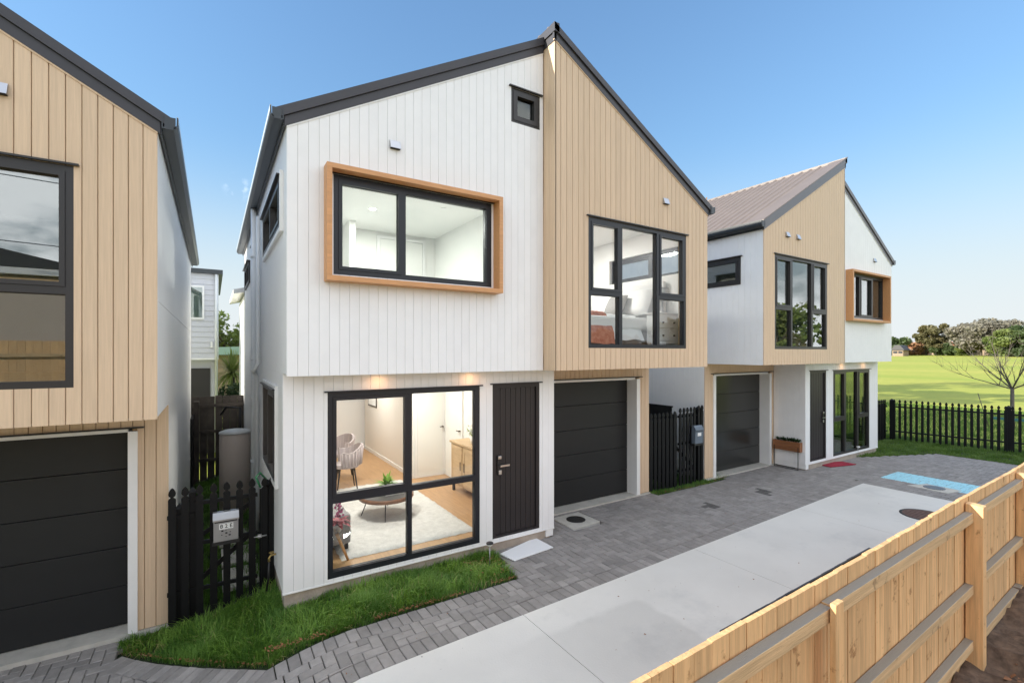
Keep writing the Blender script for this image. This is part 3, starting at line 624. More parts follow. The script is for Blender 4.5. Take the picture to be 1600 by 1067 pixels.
# ------------------------------------------------------------------ house C (right)
RHC = [(5.30, 6.45, 3.91, 4.44)]
CS = 8.51
Ch, mxC, gC = townhouse(CS, 0, 0, True, 'right hand townhouse with ribbed roof and timber gable beside the field', None,
    dict(detail=1, uw=(0.50, 2.42), box=(0.46, 2.52), bigw=(0.49, 2.42), door=(2.753, 3.49), tw=(3.895, 5.892), ret=3.69, small=False, bronze=True,
         glass=M['glassr'], gglass=M['glassg'], tglass=M['glassr'], big3=True, uw3=True, gloss=True, rclad=True, handle_right=False, lholes=[(5.62, 9.6, 0.25, 2.25)],
         vents=[('t', 5.46, 4.865), ('t', 5.07, 4.865), ('w', 1.02, 4.87)], rholes=RHC))
h = RHC[0]
window(Ch, gC['PR'], h[0], h[1], h[2], h[3], [(h[0]+0.06, h[1]-0.06, h[2]+0.06, h[3]-0.06, 1)], M['glassr'], M['alu2'])
h = (5.62, 9.6, 0.25, 2.25)
window(Ch, gC['PL'], h[0], h[1], h[2], h[3], [(5.66, 7.2, 0.30, 2.20, 0), (7.24, 8.4, 0.30, 2.20, 0), (8.44, 9.56, 0.30, 2.20, 0)], M['glassg'], M['alu2'])
iwall(Ch, 11.2, 14.6, 10.4, 10.5, 0.17, 2.44, M['inwall'])
iwall(Ch, 11.25, 11.35, 5.55, 10.4, 0.17, 2.44, M['inwall'])
iwall(Ch, 8.7, 14.6, 8.0, 8.1, 2.681, 4.79, M['inwall'])
for x in (12.75, 13.9): lamp_disc(Ch, x, 5.25, 2.385, M['warmlamp'], 0.03, 0.2, 0.05, (1, 0.45, 0.18))

# ------------------------------------------------------------------ house A (left) and its far neighbour, which shade the driveway
A_, mxA, gA = townhouse(0.61-7.262, 0.25, -0.34, False, 'left hand townhouse with wide pale timber boards and grey framed window', None,
    dict(glass=M['glassr'], tglass=M['glassr'], bronze=True, vents=[('t', 5.28, 4.95)]))
iwall(A_, -3.4, -0.6, 9.0, 9.1, 2.34, 4.45, M['inwall'])
iwall(A_, -3.52, -3.4, 5.5, 9.1, 2.34, 4.45, M['inwall'])
iwall(A_, -6.4, -3.53, 8.6, 8.7, 2.34, 4.45, M['inwall'])
D_, mxD, gD = townhouse(-14.55, 0.4, -0.6, True, 'last townhouse of the row beyond the left edge', None, dict(detail=0, glass=M['glassr'], small=False))

# ------------------------------------------------------------------ ground, field, paving, driveway
def grid(xs, ys, fz, name, m, smooth=True, **tags):
    v = [(x, y, fz(x, y)) for y in ys for x in xs]; n = len(xs)
    f = [(j*n+i, j*n+i+1, (j+1)*n+i+1, (j+1)*n+i) for j in range(len(ys)-1) for i in range(n-1)]
    me = bpy.data.meshes.new(name); me.from_pydata(v, [], f); me.materials.append(m)
    me.polygons.foreach_set('use_smooth', [smooth]*len(f)); me.update()
    o = bpy.data.objects.new(name, me); COL.objects.link(o); tag(o, **tags); return o
def sstep(a, b, x): t = max(0, min(1, (x-a)/(b-a))); return t*t*(3-2*t)
def zfield(x, y):
    z = -0.03+1.65*sstep(30, 210, x)
    if x < 17.9: z = -0.10+gz(x)
    return z
xs = [-1500, -300, -80, -30]+[-12+0.5*i for i in range(60)]+[18+1.5*i for i in range(130)]+[220, 260, 400, 900, 1800]
ys = [-900, -300, -100, -40, -20]+[-10+1.0*i for i in range(36)]+[28, 34, 42, 52, 70, 90, 130, 200, 400, 900]
ysl = sorted(set(ys))
grid(xs, ysl, zfield, 'ground', M['field'], kind='structure')
# lawn soil beside and between the houses
def glawn(x, y): return gz(x)-0.045
grid([-0.45+0.12*i for i in range(10)], [4.2+0.5*i for i in range(19)], glawn, 'alley_lawn', M['grassbase'], kind='structure')
grid([6.85+0.2*i for i in range(10)], [5.75+0.5*i for i in range(16)], lambda x, y: -0.028, 'side_yard_lawn', M['grassbase'], kind='structure')

# paving outline
def fence_y(x): return 0.87+0.026*x
C_EDGE = lambda x: 3.84+0.038*x      # driveway concrete / paver edge
CX = 11.0
def on_concrete(x, y): return x < CX+0.0 and y < C_EDGE(x)
def verge1(x, y):    # grass in front of the living room and gate
    if x < 0.42:
        t = (0.42-x)/1.18; return y > 4.60+t*1.42 and x > -0.80
    return y > 4.60 and x < 3.0+(y-4.60)*0.12
def verge2(x, y):    # grass patch between house B and C
    return 6.87 < x < 9.25 and y > 5.86+0.0+0.22*abs(x-7.9)**2*0.35
def verge3(x, y):    # grass along the field fence and by C's window
    if x > 15.75: return True
    if x > 12.78: 
        yy = 5.72-(x-12.78)*0.42; return y > yy
    return False
def slab1(x, y): return abs((x-4.78)-(y-5.72)*0.0) < 0.30 and abs(y-5.71) < 0.28
def paved(x, y):
    if x < -9.5 or x > 15.9 or y < fence_y(x)+0.03: return False
    if on_concrete(x, y) or verge1(x, y) or verge2(x, y) or verge3(x, y) or slab1(x, y): return False
    if x < -0.40: return y < 6.41+0.0
    if x < 4.11: return y < 5.37
    if x < 6.86: return y < 6.10
    if x < 8.51: return y < 7.0
    if x < 11.08: return y < 6.10
    return y < 5.37
def blue(x, y): return 11.82 < x < 12.68 and y < 4.26
def make_paver(w, l):
    c = 0.006; h = 0.05; mb = MB(); x, y = w/2, l/2
    mb.v = [(-x, -y, -h), (x, -y, -h), (x, y, -h), (-x, y, -h), (-x, -y, -c), (x, -y, -c), (x, y, -c), (-x, y, -c), (-x+c, -y+c, 0), (x-c, -y+c, 0), (x-c, y-c, 0), (-x+c, y-c, 0)]
    for i in range(4):
        j = (i+1) % 4; mb.face((i, j, 4+j, 4+i)); mb.face((4+i, 4+j, 8+j, 8+i))
    mb.face((8, 9, 10, 11)); return mb
units = []    # (x, y, w(x-size), l(y-size))
edge_s = []
U = 0.1
# soldier course along the concrete
x = -9.4
while x < CX: units.append((x+0.05, C_EDGE(x+0.05)+0.10, 0.1, 0.2, math.atan(0.038))); x += 0.1
y = fence_y(CX)+0.1
while y < C_EDGE(CX)+0.18: units.append((CX+0.1, y, 0.2, 0.1, 0)); y += 0.1
def in_border(x, y): return (x < CX+0.2 and y < C_EDGE(x)+0.2)
# soldier along the verge
x = 0.45
while x < 2.96: units.append((x+0.05, 4.50, 0.1, 0.2, 0)); x += 0.1
ang = math.atan2(1.42, -1.18); dx, dy = math.cos(ang), math.sin(ang); k = 0
while k*0.1 < 1.75:
    cx_, cy_ = 0.40+dx*(k+0.5)*0.1, 4.60+dy*(k+0.5)*0.1; nx, ny = -dy*-1, dx*-1
    units.append((cx_-0.1*abs(dy), cy_-0.1*abs(dx), 0.1, 0.2, ang)); k += 1
def near_diag(x, y):
    t = (0.42-x)/1.18
    return -0.02 < t < 1.5 and 4.62+t*1.42-0.27 < y
def in_sold(x, y): return (0.43 < x < 2.97 and 4.42 < y) and y < 4.65
i0, i1, j0, j1 = -95, 160, 9, 72
for j in range(j0, j1):
    for i in range(i0, i1):
        k = (i+j) % 4
        # 90 degree herringbone on a 0.1 m grid
        if k == 0: units.append(((i+1)*U, (j+0.5)*U, 0.2, 0.1, None))
        elif k == 2: units.append(((i+0.5)*U, (j+1)*U, 0.1, 0.2, None))
cand = []
def clip(poly, f):
    """keep the part of the polygon where f(x,y) >= 0 (f linear)"""
    o = []
    for i in range(len(poly)):
        p, q = poly[i], poly[(i+1) % len(poly)]; fp, fq = f(*p), f(*q)
        if fp >= 0: o.append(p)
        if (fp >= 0) != (fq >= 0): t = fp/(fp-fq); o.append((p[0]+(q[0]-p[0])*t, p[1]+(q[1]-p[1])*t))
    return o
nrm = math.hypot(1.42, 1.18); dgx, dgy = -1.42/nrm*-1, -1.18/nrm*-1     # diagonal verge edge, unit normal towards the house
def f_edge(x, y): return y-(C_EDGE(x)+0.202)
def f_diag(x, y): return -((x-0.40)*dgx+(y-4.60)*dgy)-0.205
def area(p): return abs(sum(p[i][0]*p[(i+1) % len(p)][1]-p[(i+1) % len(p)][0]*p[i][1] for i in range(len(p))))/2
def free(x, y):
    if x < -9.5 or x > 15.9 or verge2(x, y) or verge3(x, y) or slab1(x, y): return False
    if x > 0.42 and verge1(x, y): return False
    if 0.42 < x < 3.0 and y > 4.40: return False
    if x < -0.40: return y < 6.44
    if x < 4.11: return y < 5.38
    if x < 6.86: return y < 6.12
    if x < 8.51: return y < 7.0
    if x < 11.08: return y < 6.12
    return y < 5.38
_q = [(0.40, 4.60), (0.45, 4.60), (0.45, 4.40), (0.306, 4.40), (0.246, 4.47)]; _c = (0.36, 4.49)
cand.append((_c[0], _c[1], None, 0, [(p[0]-_c[0], p[1]-_c[1]) for p in _q]))
for (x, y, w, l, a) in units:
    if a is None:
        poly = [(x-w/2, y-l/2), (x+w/2, y-l/2), (x+w/2, y+l/2), (x-w/2, y+l/2)]
        parts = [poly]
        if not all(free(px*0.98+x*0.02, py*0.98+y*0.02) for px, py in [(x+(px-x)*0.9, y+(py-y)*0.9) for px, py in poly]):
            if w > l: parts = [[(x+k, y-0.05), (x+k+0.1, y-0.05), (x+k+0.1, y+0.05), (x+k, y+0.05)] for k in (-0.1, 0)]
            else: parts = [[(x-0.05, y+k), (x+0.05, y+k), (x+0.05, y+k+0.1), (x-0.05, y+k+0.1)] for k in (-0.1, 0)]
        for p in parts:
            c = (sum(q[0] for q in p)/4, sum(q[1] for q in p)/4)
            if not free(*c): continue
            n0 = area(p)
            if c[0] < CX+0.2: p = clip(p, f_edge)
            elif c[1] < fence_y(c[0])+0.1: continue
            if len(p) > 2 and -0.80 < c[0] < 0.42: p = clip(p, f_diag)
            elif c[0] <= -0.80 and c[0] > -0.95 and c[1] > 6.0 and verge1(*c): continue
            if len(p) < 3 or area(p) < 0.0012: continue
            cx_, cy_ = sum(q[0] for q in p)/len(p), sum(q[1] for q in p)/len(p)
            cand.append((cx_, cy_, w if p == poly else None, l, [(q[0]-cx_, q[1]-cy_) for q in p] if p != poly else 0))
    elif abs(a) < 0.1:
        if a == 0 and x < 3.2:
            if y < 5: cand.append((x, y, w, l, a))
        elif paved(x, y) or x > CX: cand.append((x, y, w, l, a))
        elif y < C_EDGE(x)+0.3: cand.append((x, y, w, l, a))
    else: cand.append((x, y, w, l, a))
def make_poly_paver(pts, g=0.002):
    mb = MB(); n = len(pts); c = 0.006
    def ins(d):
        o = []
        for x, y in pts:
            r = math.hypot(x, y); k = max(0.2, (r-d*1.3)/r) if r > 1e-6 else 1; o.append((x*k, y*k))
        return o
    a, b = ins(g), ins(g+c)
    mb.v = [(x, y, -0.05) for x, y in a]+[(x, y, -c) for x, y in a]+[(x, y, 0) for x, y in b]
    for i in range(n):
        j = (i+1) % n; mb.face((i, j, n+j, n+i)); mb.face((n+i, n+j, 2*n+j, 2*n+i))
    mb.face(tuple(range(2*n, 3*n))); return mb
A_c = rad(32.3)
def imgsize(x, y):
    d = x*math.sin(A_c)+y*math.cos(A_c); xx = x*math.cos(A_c)-y*math.sin(A_c)
    if d < 0.5: return -1
    u = 800+740*xx/d; v = 550+740*2.62/d
    if u < -20 or u > 1620 or v > 1090: return -1
    # hidden behind the timber boundary fence
    f = fence_y(1)/max(y, 1e-3)
    t = 0.9/y; zz = 2.62+(0-2.62)*t
    if zz < 1.66: return 0
    return 1/d
paving = grid([-9.5+0.5*i for i in range(52)], [0.9+0.5*i for i in range(13)], lambda x, y: gz(x)-0.055, 'paving', M['bed'], kind='structure')
cand.sort(key=lambda c: -imgsize(c[0], c[1]))
pm = {}
rest = MB(); restb = MB()
DARKP = [(7.19, 4.97), (8.74, 4.99), (8.86, 5.02), (-0.02, 5.25), (7.25, 5.02)]
for n, (x, y, w, l, a) in enumerate(cand):
    ddx = 0.003
    pts = a if isinstance(a, list) else None; a = 0 if pts else a
    tz = gz(x)+R.uniform(-0.0022, 0.0022); sl = (gz(x+0.05)-gz(x-0.05))/0.1
    rx, ry, rz_ = R.gauss(0, 0.006)-sl*math.sin(a), R.gauss(0, 0.006)-sl*math.cos(a), a+R.gauss(0, 0.006)
    isd = any(abs(x-p) < 0.09 and abs(y-q) < 0.09 for p, q in DARKP); isb = False
    if n < 300:
        key = (round(w, 2), round(l, 2), isd) if not pts else (n, isd)
        if pts: pm[key] = make_poly_paver(pts).mesh('paver', M['paver'])
        if key not in pm: pm[key] = make_paver(w-0.005, l-0.005).mesh('paver', M['paverdark'] if isd else M['paver'])
        inst('paver', pm[key], paving, (x, y, tz), (rx, ry, rz_))
    else:
        tgt = restb if isb else rest
        p = make_poly_paver(pts) if pts else make_paver(w-0.006, l-0.006); mtx = Matrix.Translation((x, y, tz)) @ Matrix.Rotation(rz_, 4, 'Z') @ Matrix.Rotation(ry, 4, 'Y') @ Matrix.Rotation(rx, 4, 'X')
        b = len(tgt.v); tgt.v += [tuple(mtx @ Vector(q)) for q in p.v]
        for f in p.f: tgt.face([b+i for i in f])
        tgt.sm += []; 
        tgt.__dict__.setdefault('cols', []).append((len(p.f), 0.86+0.28*R.random() if not isd else 0.35, R.random()))
def build_var(mb, name, m, parent, **tags):
    me = mb.mesh(name, m); att = me.attributes.new('tone', 'FLOAT', 'FACE'); vals = []
    for n, t, r in mb.cols: vals += [t]*n
    att.data.foreach_set('value', vals); o = bpy.data.objects.new(name, me); COL.objects.link(o); o.parent = parent; tag(o, **tags); return o
def tone_mat(src, name):
    m = src.copy(); m.name = name; t = m.node_tree; p = t.nodes['Principled BSDF']; hs = next(n for n in t.nodes if n.type == 'HUE_SAT')
    for l in list(hs.inputs['Value'].links): t.links.remove(l)
    at = t.nodes.new('ShaderNodeAttribute'); at.attribute_name = 'tone'; t.links.new(at.outputs['Fac'], hs.inputs['Value'])
    # the pale blue painted strip lies across the pavers
    ge = t.nodes.new('ShaderNodeNewGeometry'); sp = t.nodes.new('ShaderNodeSeparateXYZ'); t.links.new(ge.outputs['Position'], sp.inputs[0])
    def cmp_(sock, op, val):
        q = t.nodes.new('ShaderNodeMath'); q.operation = op; t.links.new(sp.outputs[sock], q.inputs[0]); q.inputs[1].default_value = val; return q.outputs[0]
    def mul(a, b):
        q = t.nodes.new('ShaderNodeMath'); q.operation = 'MULTIPLY'; t.links.new(a, q.inputs[0]); t.links.new(b, q.inputs[1]); return q.outputs[0]
    nzp = t.nodes.new('ShaderNodeTexNoise'); nzp.inputs['Scale'].default_value = 22; t.links.new(ge.outputs['Position'], nzp.inputs['Vector'])
    wr_ = t.nodes.new('ShaderNodeMapRange'); wr_.inputs['From Min'].default_value = 0.30; wr_.inputs['From Max'].default_value = 0.40; t.links.new(nzp.outputs['Fac'], wr_.inputs['Value'])
    k = mul(mul(mul(cmp_('X', 'GREATER_THAN', 11.82), cmp_('X', 'LESS_THAN', 12.70)), mul(cmp_('Y', 'LESS_THAN', 4.26), cmp_('Z', 'GREATER_THAN', -0.009))), wr_.outputs[0])
    mx_ = t.nodes.new('ShaderNodeMix'); mx_.data_type = 'RGBA'; t.links.new(k, mx_.inputs[0]); t.links.new(hs.outputs[0], mx_.inputs[6]); mx_.inputs[7].default_value = (0.34, 0.64, 0.74, 1)
    t.links.new(mx_.outputs[2], p.inputs['Base Color']); return m
build_var(rest, 'far_pavers', tone_mat(M['paver'], 'grey_paver_mix'), paving, kind='stuff')

# concrete driveway with saw cut joints
dw = thing('driveway', (4, 2.4, 0), None, None); tag(dw, kind='structure')
cuts = [-9.5, -5.0, -2.6, 2.62, 5.42, 8.3, CX-0.004]
for a, b in zip(cuts, cuts[1:]):
    n = max(2, int((b-a)/0.4)); mb = MB(); xs_ = [a+0.003+(b-a-0.006)*i/n for i in range(n+1)]
    for x in xs_: mb.v += [(x, fence_y(x)+0.02, gz(x)+0.001), (x, C_EDGE(x)-0.004, gz(x)+0.001), (x, fence_y(x)+0.02, gz(x)-0.05), (x, C_EDGE(x)-0.004, gz(x)-0.05)]
    for i in range(n):
        q = 4*i; mb.face((q, q+4, q+5, q+1)); mb.face((q+1, q+5, q+7, q+3)); mb.face((q, q+2, q+6, q+4))
    mb.face((0, 1, 3, 2)); e = 4*n; mb.face((e, e+2, e+3, e+1))
    mb.build('concrete_slab', M['conc'], dw)
# covers and drains
t = thing('drain_cover', (4.79, 5.71, 0), 'small round black drain cover set in a square concrete slab by the central garage', 'drain cover', 'drain covers in the driveway')
sl = MB(); sl.prism([(4.50, 5.43), (5.07, 5.47), (5.07, 5.98), (4.52, 5.97)], lambda a, b, h: (a, b, h), -0.05, 0.006).build('slab', M['concslab'], t, bevel=0.006)
MB().lathe([(0.15, 0.006), (0.15, 0.010), (0.138, 0.010)], 4.80, 5.725, 28).build('rim', M['iron'], t)
MB().lathe([(0.132, 0.008), (0.132, 0.012)], 4.80, 5.725, 28).build('lid', M['iron'], t)
t = thing('manhole_cover', (9.66, 2.87, 0), 'large round rusty brown manhole cover in the concrete near the fence', 'manhole cover', 'drain covers in the driveway')
MB().lathe([(0.335, 0.002), (0.335, 0.006), (0.31, 0.006)], 9.66, 2.87, 36).build('rim', M['iron'], t)
mb = MB().lathe([(0.30, 0.002), (0.30, 0.007)], 9.66, 2.87, 36)
for i in range(-5, 6):
    for j in range(-5, 6):
        if i*i+j*j < 26: mb.box(9.66+i*0.052-0.012, 9.66+i*0.052+0.012, 2.87+j*0.052-0.012, 2.87+j*0.052+0.012, 0.0065, 0.010)
mb.build('lid', M['rustiron'], t, fix=False)
t = thing('storm_drain', (11.79, 3.35, 0), 'round slotted drain grate beside the pale blue painted strip', 'drain grate', 'drain covers in the driveway')
MB().prism([(11.50, 3.10), (11.95, 3.02), (11.99, 3.55), (11.55, 3.72)], lambda a, b, h: (a, b, h), -0.04, 0.0065).build('slab', M['concslab'], t)
MB().lathe([(0.165, 0.0065), (0.165, 0.009)], 11.77, 3.37, 28).build('sump', M['ink'], t)
for i in range(-6, 7):
    h = math.sqrt(max(0.001, 0.16**2-(i*0.025)**2)); MB().box(11.77-h, 11.77+h, 3.37+i*0.025-0.006, 3.37+i*0.025+0.006, 0.010, 0.016).build('grate_bar', M['satin'], t)

# ------------------------------------------------------------------ black picket fences and gates
def picket_prof(h, w=0.07):
    a = w/2
    r = [(a, 0), (a, h-0.125), (a*0.72, h-0.112), (a*0.42, h-0.104), (a*0.42, h-0.094), (a*0.8, h-0.085), (a*0.98, h-0.062), (a*0.8, h-0.035), (a*0.4, h-0.012), (0, h)]
    return r+[(-x, z) for x, z in r[-2::-1]]
_pk = {}
def picket_mesh(h, w=0.07):
    k = (round(h, 3), w)
    if k not in _pk: _pk[k] = MB().prism(picket_prof(h, w), lambda a, z, t: (a, t, z), -0.011, 0.011).mesh('picket', M['black'])
    return _pk[k]
def picket_run(t, org, rz, ts, h, rails, w=0.07, z=0.0, back=0.03, length=None, slope=0.0):
    """pickets along local x"""
    me = picket_mesh(h, w)
    for s in ts: inst('picket', me, t, (s, 0, z+slope*s), (0, 0, 0))
    L0, L1 = (ts[0]-0.05, ts[-1]+0.05) if length is None else length
    for rzv in rails:
        mb = MB(); mb.box(L0, L1, 0.012, 0.012+back, rzv, rzv+0.04); o = mb.build('rail', M['black'], None); o.parent = t
        o.rotation_euler = (0, -math.atan(slope), 0)
def post(t, x, y, h, w=0.09, z=0, capped=True):
    mb = MB().box(x-w/2, x+w/2, y-w/2, y+w/2, z, z+h)
    o = mb.build('post', M['black'], None); o.parent = t
    if capped:
        c = MB().prism([(-w/2-0.008, -w/2-0.008), (w/2+0.008, -w/2-0.008), (w/2+0.008, w/2+0.008), (-w/2-0.008, w/2+0.008)], lambda a, b, hh: (x+a*(1 if hh < z+h+0.02 else 0.15), y+b*(1 if hh < z+h+0.02 else 0.15), hh), z+h, z+h+0.05)
        c2 = c.build('post_cap', M['black'], None); c2.parent = o
# gate beside the left house (alley)
zA = -0.27
G = thing('picket_gate', (-0.42, 6.20, zA), 'black picket gate across the grassy alley, carrying the steel letterbox', 'gate', 'black picket gates between the houses')
H_ = 1.44
picket_run(G, None, 0, [0.30, 0.43, 0.555, 0.68, 0.805], H_, [0.28, 0.78, 1.22], length=(0.25, 0.86))
mb = MB(); mb.prism([(0.28, 0.33), (0.84, 0.80), (0.84, 0.86), (0.28, 0.39)], lambda a, z, h: (a, h, z), 0.053, 0.075); o = mb.build('brace', M['black'], None); o.parent = G
mb = MB(); mb.prism([(0.28, 0.83), (0.84, 1.14), (0.84, 1.19), (0.28, 0.88)], lambda a, z, h: (a, h, z), 0.053, 0.07); o = mb.build('brace', M['black'], None); o.parent = G
mb = MB(); mb.box(0.86, 0.90, -0.03, -0.012, 0.75, 0.79).tube([(0.82, -0.035, 0.77), (0.95, -0.035, 0.77)], 0.008, 6); o = mb.build('latch', M['steel'], None); o.parent = G
S_ = thing('picket_fence', (-0.42, 6.20, zA), 'two black pickets and a post joining the gate to the left timber house', 'fence')
picket_run(S_, None, 0, [0.055, 0.17], H_, [0.28, 1.10], length=(0.01, 0.25)); 
for xx in (0.115, 0.235): post(S_, xx, 0.06, 1.20 if xx < 0.2 else 1.36, 0.06)
S_ = thing('picket_fence', (-0.42, 6.20, zA), 'short run of black pickets and post between the gate and the white corner', 'fence')
picket_run(S_, None, 0, [0.93, 1.005], H_-0.01, [0.20, 0.30, 1.18], length=(0.885, 1.02), w=0.065); post(S_, 0.965, 0.07, 1.34, 0.08)
for xx in (0.90, 0.955, 0.985):
    o = MB().box(xx-0.02, xx+0.02, 0.015, 0.035, 0.0, 1.30).build('paling', M['black'], None); o.parent = S_
# between the centre and right houses
def gap_set():
    Y = 6.10
    g = thing('picket_gate', (7.68, Y, 0), 'black picket gate under the timber gable, with the blue grey letterbox on it', 'gate', 'black picket gates between the houses')
    picket_run(g, None, 0, [0.09+0.108*i for i in range(5)], 1.52, [0.26, 0.79, 1.33], length=(0.05, 0.58))
    mb = MB(); mb.prism([(0.06, 0.76), (0.56, 0.33), (0.56, 0.26), (0.06, 0.69)], lambda a, z, h: (a, h, z), 0.053, 0.075); o = mb.build('brace', M['black'], None); o.parent = g
    f = thing('picket_fence', (6.885, Y, 0), 'black close set pickets between the central garage corner and the gate', 'fence')
    picket_run(f, None, 0, [0.05+0.112*i for i in range(7)], 1.47, [0.26, 0.79, 1.28], length=(0.0, 0.78), w=0.078)
    post(f, 0.785, 0.065, 1.40, 0.07, capped=False)
    f2 = thing('picket_fence', (8.28, Y, 0), 'two black pickets and post closing the gate against the right timber corner', 'fence')
    post(f2, 0.12, 0.06, 1.46, 0.09)
    for s in (0.06, 0.165): inst('picket', picket_mesh(1.54), f2, (s, 0, 0))
    for z in (0.76, 1.30): o = MB().box(0.02, 0.21, 0.013, 0.05, z, z+0.04).build('rail', M['black'], None); o.parent = f2
gap_set()
bf = thing('board_fence', (7.66, 6.2, 0), 'plain solid black board fence running back between the two right houses', 'fence')
y = 6.22
while y < 12.3: 
    o = MB().box(7.65, 7.67, y, y+0.146, -0.1, 1.53).build('paling', M['black'], bf); y += 0.15
MB().box(7.64, 7.68, 6.2, 12.35, 1.531, 1.555).build('capping', M['black'], bf)
# letterboxes
def letterbox(x, y, z, m, text, label, w=0.235, h=0.30):
    t = thing('letterbox', (x, y, z), label, 'letterbox')
    mb = MB(); mb.prism([(0, 0), (-0.085, 0), (-0.095, h*0.8), (-0.06, h), (0, h)], lambda a, zz, hh: (x+hh, y+a, z+zz), -w/2, w/2); mb.build('body', m, t, bevel=0.002)
    MB().prism([(0.0, h+0.001), (-0.062, h+0.001), (-0.107, h*0.8+0.004), (-0.107, h*0.76), (-0.102, h*0.76), (-0.097, h*0.8), (-0.060, h+0.012), (0.0, h+0.014)], lambda a, zz, hh: (x+hh, y+a, z+zz), -w/2-0.006, w/2+0.006).build('lid', m, t)
    MB().box(x-w/2+0.01, x+w/2-0.01, y-0.0955, y-0.085, z+h*0.70, z+h*0.74).build('slot', M['ink'], t)
    MB().box(x-w/2-0.012, x+w/2+0.012, y-0.08, y, z-0.04, z-0.001).build('bracket', M['blackpl'], t)
    yy = lambda zz: y-0.085-0.01*(zz-z)/(h*0.8)
    if text:
        for i, chx in enumerate(text):
            cx = x-0.043+i*0.045; 
            pl = MB().box(cx-0.0215, cx+0.0215, y-0.0965, y-0.090, z+0.135, z+0.195).build('number_plate', M['paper'], t)
            text_mesh(chx, 0.058, lambda c, cx=cx: Vector((cx+c.x, y-0.0972-c.z*0.3, z+0.165+c.y)), M['ink'], 'number_character', pl)
        for (a, b, s) in ((-0.035, 0.115, 0.010), (0.0, 0.122, 0.005), (0.003, 0.088, 0.010), (-0.04, 0.072, 0.006), (0.035, 0.062, 0.010), (0.04, 0.095, 0.006), (0.0, 0.05, 0.005)):
            MB().box(x+a-s, x+a+s, yy(z+b)-0.0015, yy(z+b)+0.003, z+b-s*0.8, z+b+s*0.8).build('air_hole', M['ink'], t)
    else:
        MB().box(x-0.055, x+0.055, y-0.0965, y-0.090, z+0.15, z+0.215).build('number_plate', M['paper'], t)
    return t
letterbox(0.125, 6.175, 0.545, M['satin'], '82E', 'steel letterbox numbered 82E hung on the gate at the left alley')
letterbox(8.20, 6.075, 0.80, M['bluegrey'], '', 'blue grey letterbox with a small white number plate on the gate beside the right garage', w=0.24, h=0.34)

# fence along the field
ff = thing('picket_fence', (17.18, 5.95, 0), 'long black picket fence along the edge of the sports field', 'fence')
dxf, dyf = 0.85, -5.45; Lf = 9.0; ang = math.atan2(-5.9, 0.95); ff.rotation_euler = (0, 0, ang); ff.matrix_world = Matrix.Translation((17.18, 5.95, 0)) @ Matrix.Rotation(ang, 4, 'Z')
n = int(Lf/0.128)
picket_run(ff, None, 0, [0.10+0.128*i for i in range(n)], 1.21, [0.24, 0.97], w=0.062, length=(0.0, Lf), back=0.04)
for s in (0.0, 2.42, 4.84, 7.26): post(ff, s+0.035, 0.055, 1.17, 0.10)
ff2 = thing('picket_fence', (15.0, 6.0, 0), 'black picket fence from the right house corner back to the field fence', 'fence')
picket_run(ff2, None, 0, [0.12*i+0.05 for i in range(17)], 1.21, [0.24, 0.97], length=(0.0, 2.16), w=0.062)

# ------------------------------------------------------------------ pine boundary fence in the foreground
TF = thing('timber_fence', (4, 0.95, 0), 'new pine paling fence with rails tinted sky grey on top along the driveway in the foreground', 'fence')
aF = math.atan(0.026)
def FP(s, d, z): return (s, fence_y(s)+d, z)
s = -0.6; i = 0
while s < 9.6:
    w = 0.096+R.uniform(-0.004, 0.004); top = 1.700+0.004*math.sin(s*2.1)+R.uniform(-0.002, 0.002); tl = R.uniform(-0.001, 0.001); d0 = R.uniform(0, 0.004)
    mb = MB(); mb.prism([(s, 0.02+d0), (s+w-0.003, 0.02+d0), (s+w-0.003, 0.039+d0), (s, 0.039+d0)], lambda a, d, h: FP(a, d, h), -0.02, lambda a, b, s=s, tl=tl, top=top: top+(tl if a > s+0.02 else 0))
    mb.build('paling', M['pine'], TF); s += w+R.uniform(0.0, 0.003); i += 1
es = MB(); q = 1.42  # added thin strip drawing a dark line along the far paling tops
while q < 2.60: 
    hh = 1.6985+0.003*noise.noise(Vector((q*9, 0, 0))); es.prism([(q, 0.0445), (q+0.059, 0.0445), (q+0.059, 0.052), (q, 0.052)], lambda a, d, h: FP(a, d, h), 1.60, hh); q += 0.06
es.build('dark_edge_line', M['blackpl'], TF, kind='stuff')
posts = [(-0.35, 0), (2.055, 1), (4.02, 2), (5.35, 2), (6.9, 2), (8.5, 2)]
for (a, b) in zip(posts, posts[1:]):
    xa = a[0]+(0.0 if a[1] == 1 else 0.038); xb = b[0]-(0.0 if b[1] == 1 else 0.038)
    for k, z in enumerate((1.56, 1.12, 0.76)):
        mb = MB(); zz = z+R.uniform(-0.008, 0.008)
        mb.prism([(xa+0.002, -0.023), (xb-0.002, -0.023), (xb-0.002, 0.018), (xa+0.002, 0.018)], lambda s, d, h: FP(s, d, h), zz+0.008, zz+0.066+R.uniform(-0.003, 0.003))
        mb.build('rail', M['pine_skytop'], TF, bevel=0.003)
for x, kind in posts:
    if kind == 1:
        MB().prism([(x-0.034, -0.052), (x+0.034, -0.052), (x+0.034, -0.029), (x-0.034, -0.029)], lambda s, d, h: FP(s, d, h), 0.4, 1.648).build('joint_batten', M['pine'], TF, bevel=0.003)
    else:
        MB().prism([(x-0.036, -0.066), (x+0.036, -0.066), (x+0.036, 0.017), (x-0.036, 0.017)], lambda s, d, h: FP(s, d, h), 0.3, lambda a, b: 1.668 if b < 0 else 1.675).build('post', M['pine'], TF, bevel=0.003)
